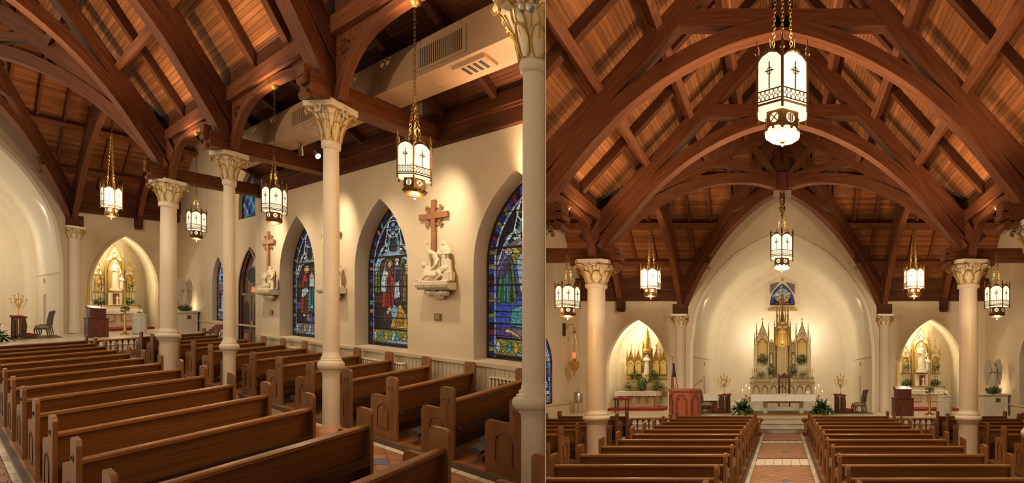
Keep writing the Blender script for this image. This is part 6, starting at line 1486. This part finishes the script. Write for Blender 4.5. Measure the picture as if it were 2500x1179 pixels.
        duct(rm, 1, 7.2, 10.0, [8.6], 'beige air duct above the aisle at the angel-side edge'); duct(rm, -1, 7.2, 10.2, [8.6], 'beige air duct above the aisle at the flag-side edge')
    else:
        station(rm, 5.90, 'carved stone group with raised hammer under a ringed cross', 'nailing'); station(rm, 8.90, 'carved stone group half hidden behind a slim column', 'meeting'); station(rm, 11.66, 'carved stone group of four mourners under a ringed cross', 'entombing')
        wall_plate_switch(rm, 5.83, 1.9, 'framed bronze plate below the hammer station'); wall_plate_switch(rm, 11.55, 1.8, 'framed bronze plate below the mourners station')
        radiator(rm, 3.6, 4.75, 'cream radiator under the glory window'); radiator(rm, 6.6, 8.0, 'cream radiator under the window with a kneeling figure'); radiator(rm, 9.8, 10.8, 'cream radiator under the window with a red robed figure')
        duct(rm, 1, 2.0, 10.9, [4.45, 7.6, 10.3], 'beige sheet metal air duct running above the side aisle'); oak_door(rm)
        spot_fixture(rm, (7.1, 5.45, 5.95), (.1, .0, -.9), 'steel can spotlight below the duct near the hammer station'); spot_fixture(rm, (6.75, 8.35, 5.85), (.2, .1, -.9), 'steel can spotlight beside the lit lamp'); spot_fixture(rm, (7.1, 8.2, 5.75), (-.25, -.5, -.55), 'lit can spotlight facing the pews', True)
def lights():
    W = (1, .85, .64)
    for rm, sides in ((NAVE, (-1, 1)), (AISLE, (1,))):
        # apse: lamps hidden behind the arch and behind the reredos towers
        for sx in sides:
            lamp(rm, 'SPOT', (sx*4.1, 22.75, 6.3), 380, W, .12, (sx*1.8, 28, 4.4), 120, .9, 'apse_spot')
            lamp(rm, 'SPOT', (sx*3.4, 22.75, 7.4), 330, W, .12, (sx*-.5, 25.5, .5), 100, .9, 'apse_spot')
            lamp(rm, 'POINT', (sx*1.5, 26.95, 4.9), 55, (1, .90, .70), .15, name='reredos_light')
            lamp(rm, 'SPOT', (sx*1.6, 24.0, 3.0), 45, W, .1, (sx*.6, 26.3, 4.0), 90, .9, 'altar_spot')
        for c in ((7.65, -7.45) if rm is NAVE else (7.65,)):
            lamp(rm, 'POINT', (c-.75, 23.9, 4.85), 75, (1, .86, .58), .08, name='chapel_spot')
            lamp(rm, 'SPOT', (c+.9, 22.8, 4.0), 30, (1, .86, .58), .06, (c, 24, 2.0), 100, .8, 'chapel_spot')
        for y in (12.17, 9.02, 5.87):
            for fx in (-1, 1): lamp(rm, 'SPOT', (fx*4.35, y-.05, 5.5), 950, (1, .76, .50), .12, (-fx*1.6, y, 9.0), 75, .9, 'arch_fill')  # added fill standing in for lantern and floor bounce on the brace undersides
        for fx in sides: lamp(rm, 'SPOT', (fx*4.2, 13.3, 5.4), 500, (1, .76, .50), .12, (-fx*1.2, 18.4, 9.3), 70, .9, 'arch_fill')  # same added fill, for the crossing ribs
        for sx in sides:
            # uplights standing on the wall plates
            for y in (12.17, 9.02, 5.87):
                lamp(rm, 'SPOT', (sx*4.7, y-1.4, 5.7), 200, (1, .70, .42), .2, (sx*2.0, y-1.4, 11.5), 130, .9, 'roof_uplight')
            lamp(rm, 'SPOT', (sx*5.6, 16.2, 5.6), 420, (1, .66, .38), .2, (sx*6.5, 20.0, 10.5), 110, .9, 'roof_uplight')
            # downlights under the trusses over the pews
            for y in (12.17, 9.02, 5.87):
                lamp(rm, 'SPOT', (sx*2.5, y-.35, 8.0), 430, W, .15, (sx*2.4, y+.8, 0), 80, .9, 'pew_downlight')
            lamp(rm, 'SPOT', (sx*4.4, 15.0, 6.9), 620, W, .15, (sx*7.4, 22.0, 2.0), 85, .9, 'transept_spot')
            lamp(rm, 'SPOT', (sx*3.4, 14.5, 7.4), 420, W, .15, (sx*1.5, 20.5, .8), 60, .8, 'altar_spot')
            lamp(rm, 'SPOT', (sx*4.0, 10.4, 3.2), 60, W, .1, (sx*5.2, 12.17, 5.2), 60, .8, 'capital_spot')
    for y in (5.88, 8.89, 11.6):
        lamp(AISLE, 'SPOT', (6.5, y-.25, 5.3), 165, (1, .82, .58), .05, (8.4, y-.05, 3.2), 100, 1.0, 'station_spot')
    for y in (4.0, 7.3, 10.3):
        lamp(AISLE, 'SPOT', (6.6, y, 5.4), 60, W, .15, (8.2, y, 1.5), 110, .9, 'aisle_downlight')
ORD = 'front second third fourth fifth sixth seventh eighth ninth tenth eleventh twelfth thirteenth fourteenth fifteenth'.split()
def pew_block(rm, x, rows, L, label, word, group):
    p = None
    for k, y in enumerate(sorted(rows, reverse=True)):
        lb = label % (word, ORD[k])
        if p is None: p = pew(rm, (x, y, .075), L, lb, group)
        else: dup(p, (x, y, .075), lb)
# ------------------------------------------------------------------ the nave room (square to the camera)
def build_nave(rm):
    floor_and_tiles(rm, -XT, 4.6, [(-.72, .72, 9.0, 17.6)])
    sanctuary(rm, -XT); far_wall(rm, -XT)
    wleft = [(19.1+a, z) for a, z in gothic(.62, 1.1, 2.9, 4.1, 7)]
    wright = [(18.5+a, z) for a, z in gothic(.62, 1.1, 2.9, 4.1, 7)]
    end_wall(rm, -1, [wleft], None); end_wall(rm, 1, [wright], None)
    for sx in (-1, 1):
        struct(rm, 'wall_return_'+('right' if sx > 0 else 'left'), MB().box(min(sx*XW, sx*XT), max(sx*XW, sx*XT), COLS[0]+.03, COLS[0]+.25, 0, 7.4), 'plaster')
        struct(rm, 'wall_aisle_'+('right' if sx > 0 else 'left'), MB().box(min(sx*XW, sx*XW+sx*.2), max(sx*XW, sx*XW+sx*.2), 4, COLS[0], 0, 6.2), 'plaster')
    rich_window(rm, 'window_1', lambda a, b, d: (-XT-.05+d, 19.1+a, b), .60, 1.12, 2.9, 4.06, scene_blue, PAL['saints'])
    rich_window(rm, 'window_2', lambda a, b, d: (XT+.26-d, 18.5-a, b), .60, 1.12, 2.9, 4.06, scene_saints, PAL['saints'])
    nave_roof(rm, (-1, 1), 4.2, [12.17, 9.02, 5.87])
    transept_roof(rm, (-1, 1))
    truss(rm, 9.02, 'arched timber truss with collar beam over the near pews')
    truss(rm, 12.17, 'arched timber truss with collar beam at the edge of the crossing')
    truss(rm, -A, 'arched timber truss between the crossing and the flag-side transept', plane='x')
    truss(rm, A, 'arched timber truss between the crossing and the angel-side transept', plane='x')
    crossing(rm, (-1, 1))
    for sx in (-1, 1):
        arcade(rm, sx, [12.17, 9.02, 5.87], lambda y: sx*XW); aisle_roof(rm, sx, 4.5, 12.17)
        s = 'flag' if sx < 0 else 'angel'
        column(rm, sx*A, COLS[0], True, 'thick cream column with painted leaf capital on the %s side of the nave' % s)
        column(rm, sx*A, COLS[1], False, 'slim cream column with gilded capital showing at the %s side edge' % s)
        respond(rm, sx, 'half column with leaf capital between apse and %s' % ('left chapel with spired altar' if sx < 0 else 'chapel with father and child statue'))
        lantern(rm, (sx*A, 10.55, 4.06), .54, 6.47, 'small lit lantern under the wooden arcade arch on the %s side' % s, 'small lanterns', watt=45, zc=5.32)
        lantern(rm, (sx*A, 17.2, 5.85), .78, 9.4, 'lit lantern hanging in the transept in front of the %s' % ('spired left altar' if sx < 0 else 'father and child statue'), 'transept lanterns', watt=55, zc=8.3)
    lantern(rm, (0, 7.45, 6.88), .97, 12.2, 'largest lit lantern with crosses on its panes over the pews', 'large lanterns', watt=90, zc=11.6)
    lantern(rm, (-.02, 17.0, 6.98), .97, 9.6, 'large lit lantern hanging from the red boss before the apse', 'large lanterns', watt=90, zc=9.3)
    rows = [5.38+.945*k for k in range(12)]
    for sx in (-1, 1):
        sd = 'angel' if sx > 0 else 'flag'
        pew_block(rm, .93 if sx > 0 else -3.85, rows, 2.92, 'oak pew in the main block, %s side, %s row from the communion rail', sd, 'main block pews, %s side' % sd)
        pew_block(rm, 5.62 if sx > 0 else -8.12, rows[2:], 2.5, 'oak pew in the outer block, %s side, %s row from the communion rail', sd, 'outer block pews, %s side' % sd)
# ------------------------------------------------------------------ the aisle room (sheared to fit the lens)
def build_aisle(rm):
    floor_and_tiles(rm, -1.6, -1.0, [(-.72, .72, 6.2, 13.5), (4.16, 5.38, 2.0, 6.5)])
    sanctuary(rm, -.5); far_wall(rm, -.5)
    win = [(yc, gothic(.78, 1.07, 3.0, 4.68, 9)) for yc in (4.28, 7.36, 10.38)]
    wall = aisle_wall(rm, 1, -1.0, COLS[0], [[(yc+a, z) for a, z in g] for yc, g in win])
    for n, ((yc, g), sc, pl) in enumerate(zip(reversed(win), (scene_raising, scene_healing, scene_glory), ('raising', 'healing', 'glory'))):
        rich_window(rm, 'window_%d' % (n+3), (lambda yy: lambda a, b, d: (XW+.55-d, yy-a, b))(yc), .76, 1.09, 3.0, 4.62, sc, PAL[pl])
    tw = [(18.1+a, z) for a, z in gothic(.52, 1.12, 2.9, 4.1, 7)]
    dr = [(15.55+a, z) for a, z in gothic(.76, .06, 2.6, 4.28, 8)]
    uw = [(15.65+a, z) for a, z in gothic(.75, 5.57, 6.2, 7.6, 7)]
    end_wall(rm, 1, [tw, dr, uw], None)
    rich_window(rm, 'window_6', lambda a, b, d: (XT+.26-d, 18.1-a, b), .50, 1.14, 2.9, 4.06, scene_saints, PAL['saints'])
    G = Glass(rm, 'window_7', lambda a, b, d: (XT+.2-d, 15.65-a, b), gothic(.73, 5.6, 6.2, 7.55, 7)); k = 0
    for i in range(8):
        for j in range(12):
            cx, cz = -.7+i*.2+(.1 if j % 2 else 0), 5.72+j*.16
            if abs(cx) < .66 and cz < 7.3-abs(cx)*1.2: G.pane([(cx-.1, cz), (cx, cz-.15), (cx+.1, cz), (cx, cz+.15)], ('teal', 'sky', 'blue', 'teal', 'deep', 'violet', 'teal')[(i*3+j*5) % 7], 1)
    G.done()
    nave_roof(rm, (1,), -1.0, COLS)
    transept_roof(rm, (1,))
    for y, l in zip(COLS, ('at the edge of the crossing', 'over the second column', 'over the third column', 'over the column by the glory window')):
        truss(rm, y, 'half of an arched timber truss '+l, sides=(1,))
    truss(rm, A, 'arched timber truss opening to the transept with the oak door', plane='x')
    crossing(rm, (1,))
    arcade(rm, 1, COLS+[-.43], lambda y: XW); aisle_roof(rm, 1, -1.0, COLS[0])
    for y, big, l in zip(COLS, (True, False, False, False), ('thick cream column with leaf capital beside the chapel arch', 'slim cream column with leaf capital in front of the oak door', 'slim cream column with leaf capital in front of a carved station', 'slim cream column with large leaf capital in front of the glory window')):
        column(rm, A, y, big, l)
    respond(rm, 1, 'half column with small leaf capital between apse and chapel arch, near yellow flag')
    lantern(rm, (A, 10.55, 4.0), .50, 6.47, 'lit lantern between the thick column and the next slim one', 'small lanterns', watt=35, zc=4.95)
    lantern(rm, (A, 7.40, 4.0), .50, 6.47, 'lit lantern hanging beside the carved station with four figures', 'small lanterns', watt=35, zc=5.08)
    lantern(rm, (A, 4.27, 4.0), .50, 6.47, 'lit lantern hanging above the carved station with hammer figure', 'small lanterns', watt=35, zc=5.16)
    lantern(rm, (A+.05, 17.2, 5.62), .78, 9.4, 'lit lantern hanging in front of the chapel arch', 'transept lanterns', watt=50, zc=8.3)
    rows = [2.10+.94*k for k in range(15)]
    pew_block(rm, .93, rows, 2.95, 'long oak pew beside the %s, %s row from the rail, church of wall stations', 'centre aisle', 'main block pews by the wall stations')
    pew_block(rm, 5.62, rows, 2.5, 'dark oak pew under the %s, %s row from the transept', 'stained windows', 'side block pews under the windows')
    # beadboard under the windows
    for i in range(110):
        y = 2.2+i*.09
        struct(rm, 'wainscot_board', MB().box(XW-.03, XW, y+.004, y+.086, .075, .98), 'wainscot', wall)
    struct(rm, 'wainscot_cap', MB().box(XW-.07, XW, -1, COLS[0], .98, 1.05), 'wainscot', wall)
# ------------------------------------------------------------------ parting wall and trimming
SLOPE = (1332-PX)/FPX      # the parting wall runs straight away from the camera
def parting_wall():
    n = Vector((1, -SLOPE, 0)).normalized(); d = Vector((SLOPE, 1, 0)).normalized()
    a, b = d*4.0, d*42
    t = .0025
    vs = []
    for p in (a, b):
        for s in (-t, t):
            for z in (-1.5, 19): vs.append(p+n*s+Vector((0, 0, z)))
    me = bpy.data.meshes.new('wall_partition'); me.from_pydata([tuple(v) for v in vs], [], [(0, 1, 3, 2), (4, 6, 7, 5), (0, 4, 5, 1), (2, 3, 7, 6), (0, 2, 6, 4), (1, 5, 7, 3)]); me.materials.append(MATS['plaster'])
    o = bpy.data.objects.new('wall_partition', me); COL.objects.link(o); o['kind'] = 'structure'
    return n
def trim(n):
    """end everything of either room at the parting wall"""
    bpy.context.view_layer.update()
    gone = []
    for o in list(bpy.data.objects):
        rm = ROOM_OF.get(o.name)
        if rm is None or o.type != 'MESH': continue
        s = 1 if rm is NAVE else -1
        mw = o.matrix_world
        ds = [s*n.dot(mw @ Vector(c)) for c in o.bound_box]
        if min(ds) > .004: continue
        if max(ds) < .004: gone.append(o); continue
        me = o.data.copy(); bm = bmesh.new(); bm.from_mesh(me)
        inv = mw.inverted(); co = inv @ (n*(s*.004)); nl = (mw.to_3x3().transposed() @ (n*s)).normalized()
        r = bmesh.ops.bisect_plane(bm, geom=bm.verts[:]+bm.edges[:]+bm.faces[:], plane_co=co, plane_no=nl, clear_inner=True)
        ed = [g for g in r['geom_cut'] if isinstance(g, bmesh.types.BMEdge)]
        if ed:
            try: bmesh.ops.holes_fill(bm, edges=ed, sides=0)
            except Exception: pass
        if len(bm.faces) == 0: gone.append(o)
        else: bm.to_mesh(me); o.data = me
        bm.free()
    gn = set(o.name for o in gone)
    keep = set(n_ for n_ in gn if any(k.name not in gn for k in KIDS(bpy.data.objects[n_])))
    for n_ in keep: bpy.data.objects[n_].data = bpy.data.meshes.new('cut')
    for n_ in gn-keep: bpy.data.objects.remove(bpy.data.objects[n_])
    alive = set(o.name for o in bpy.data.objects)
    par = set(o.parent.name for o in bpy.data.objects if o.parent)
    for o in list(bpy.data.objects):
        if o.type == 'EMPTY' and o.name not in par: bpy.data.objects.remove(o)
        elif o.type == 'LIGHT': pass
build_nave(NAVE); furnish(NAVE)
build_aisle(AISLE); furnish(AISLE)
lights()
trim(parting_wall())
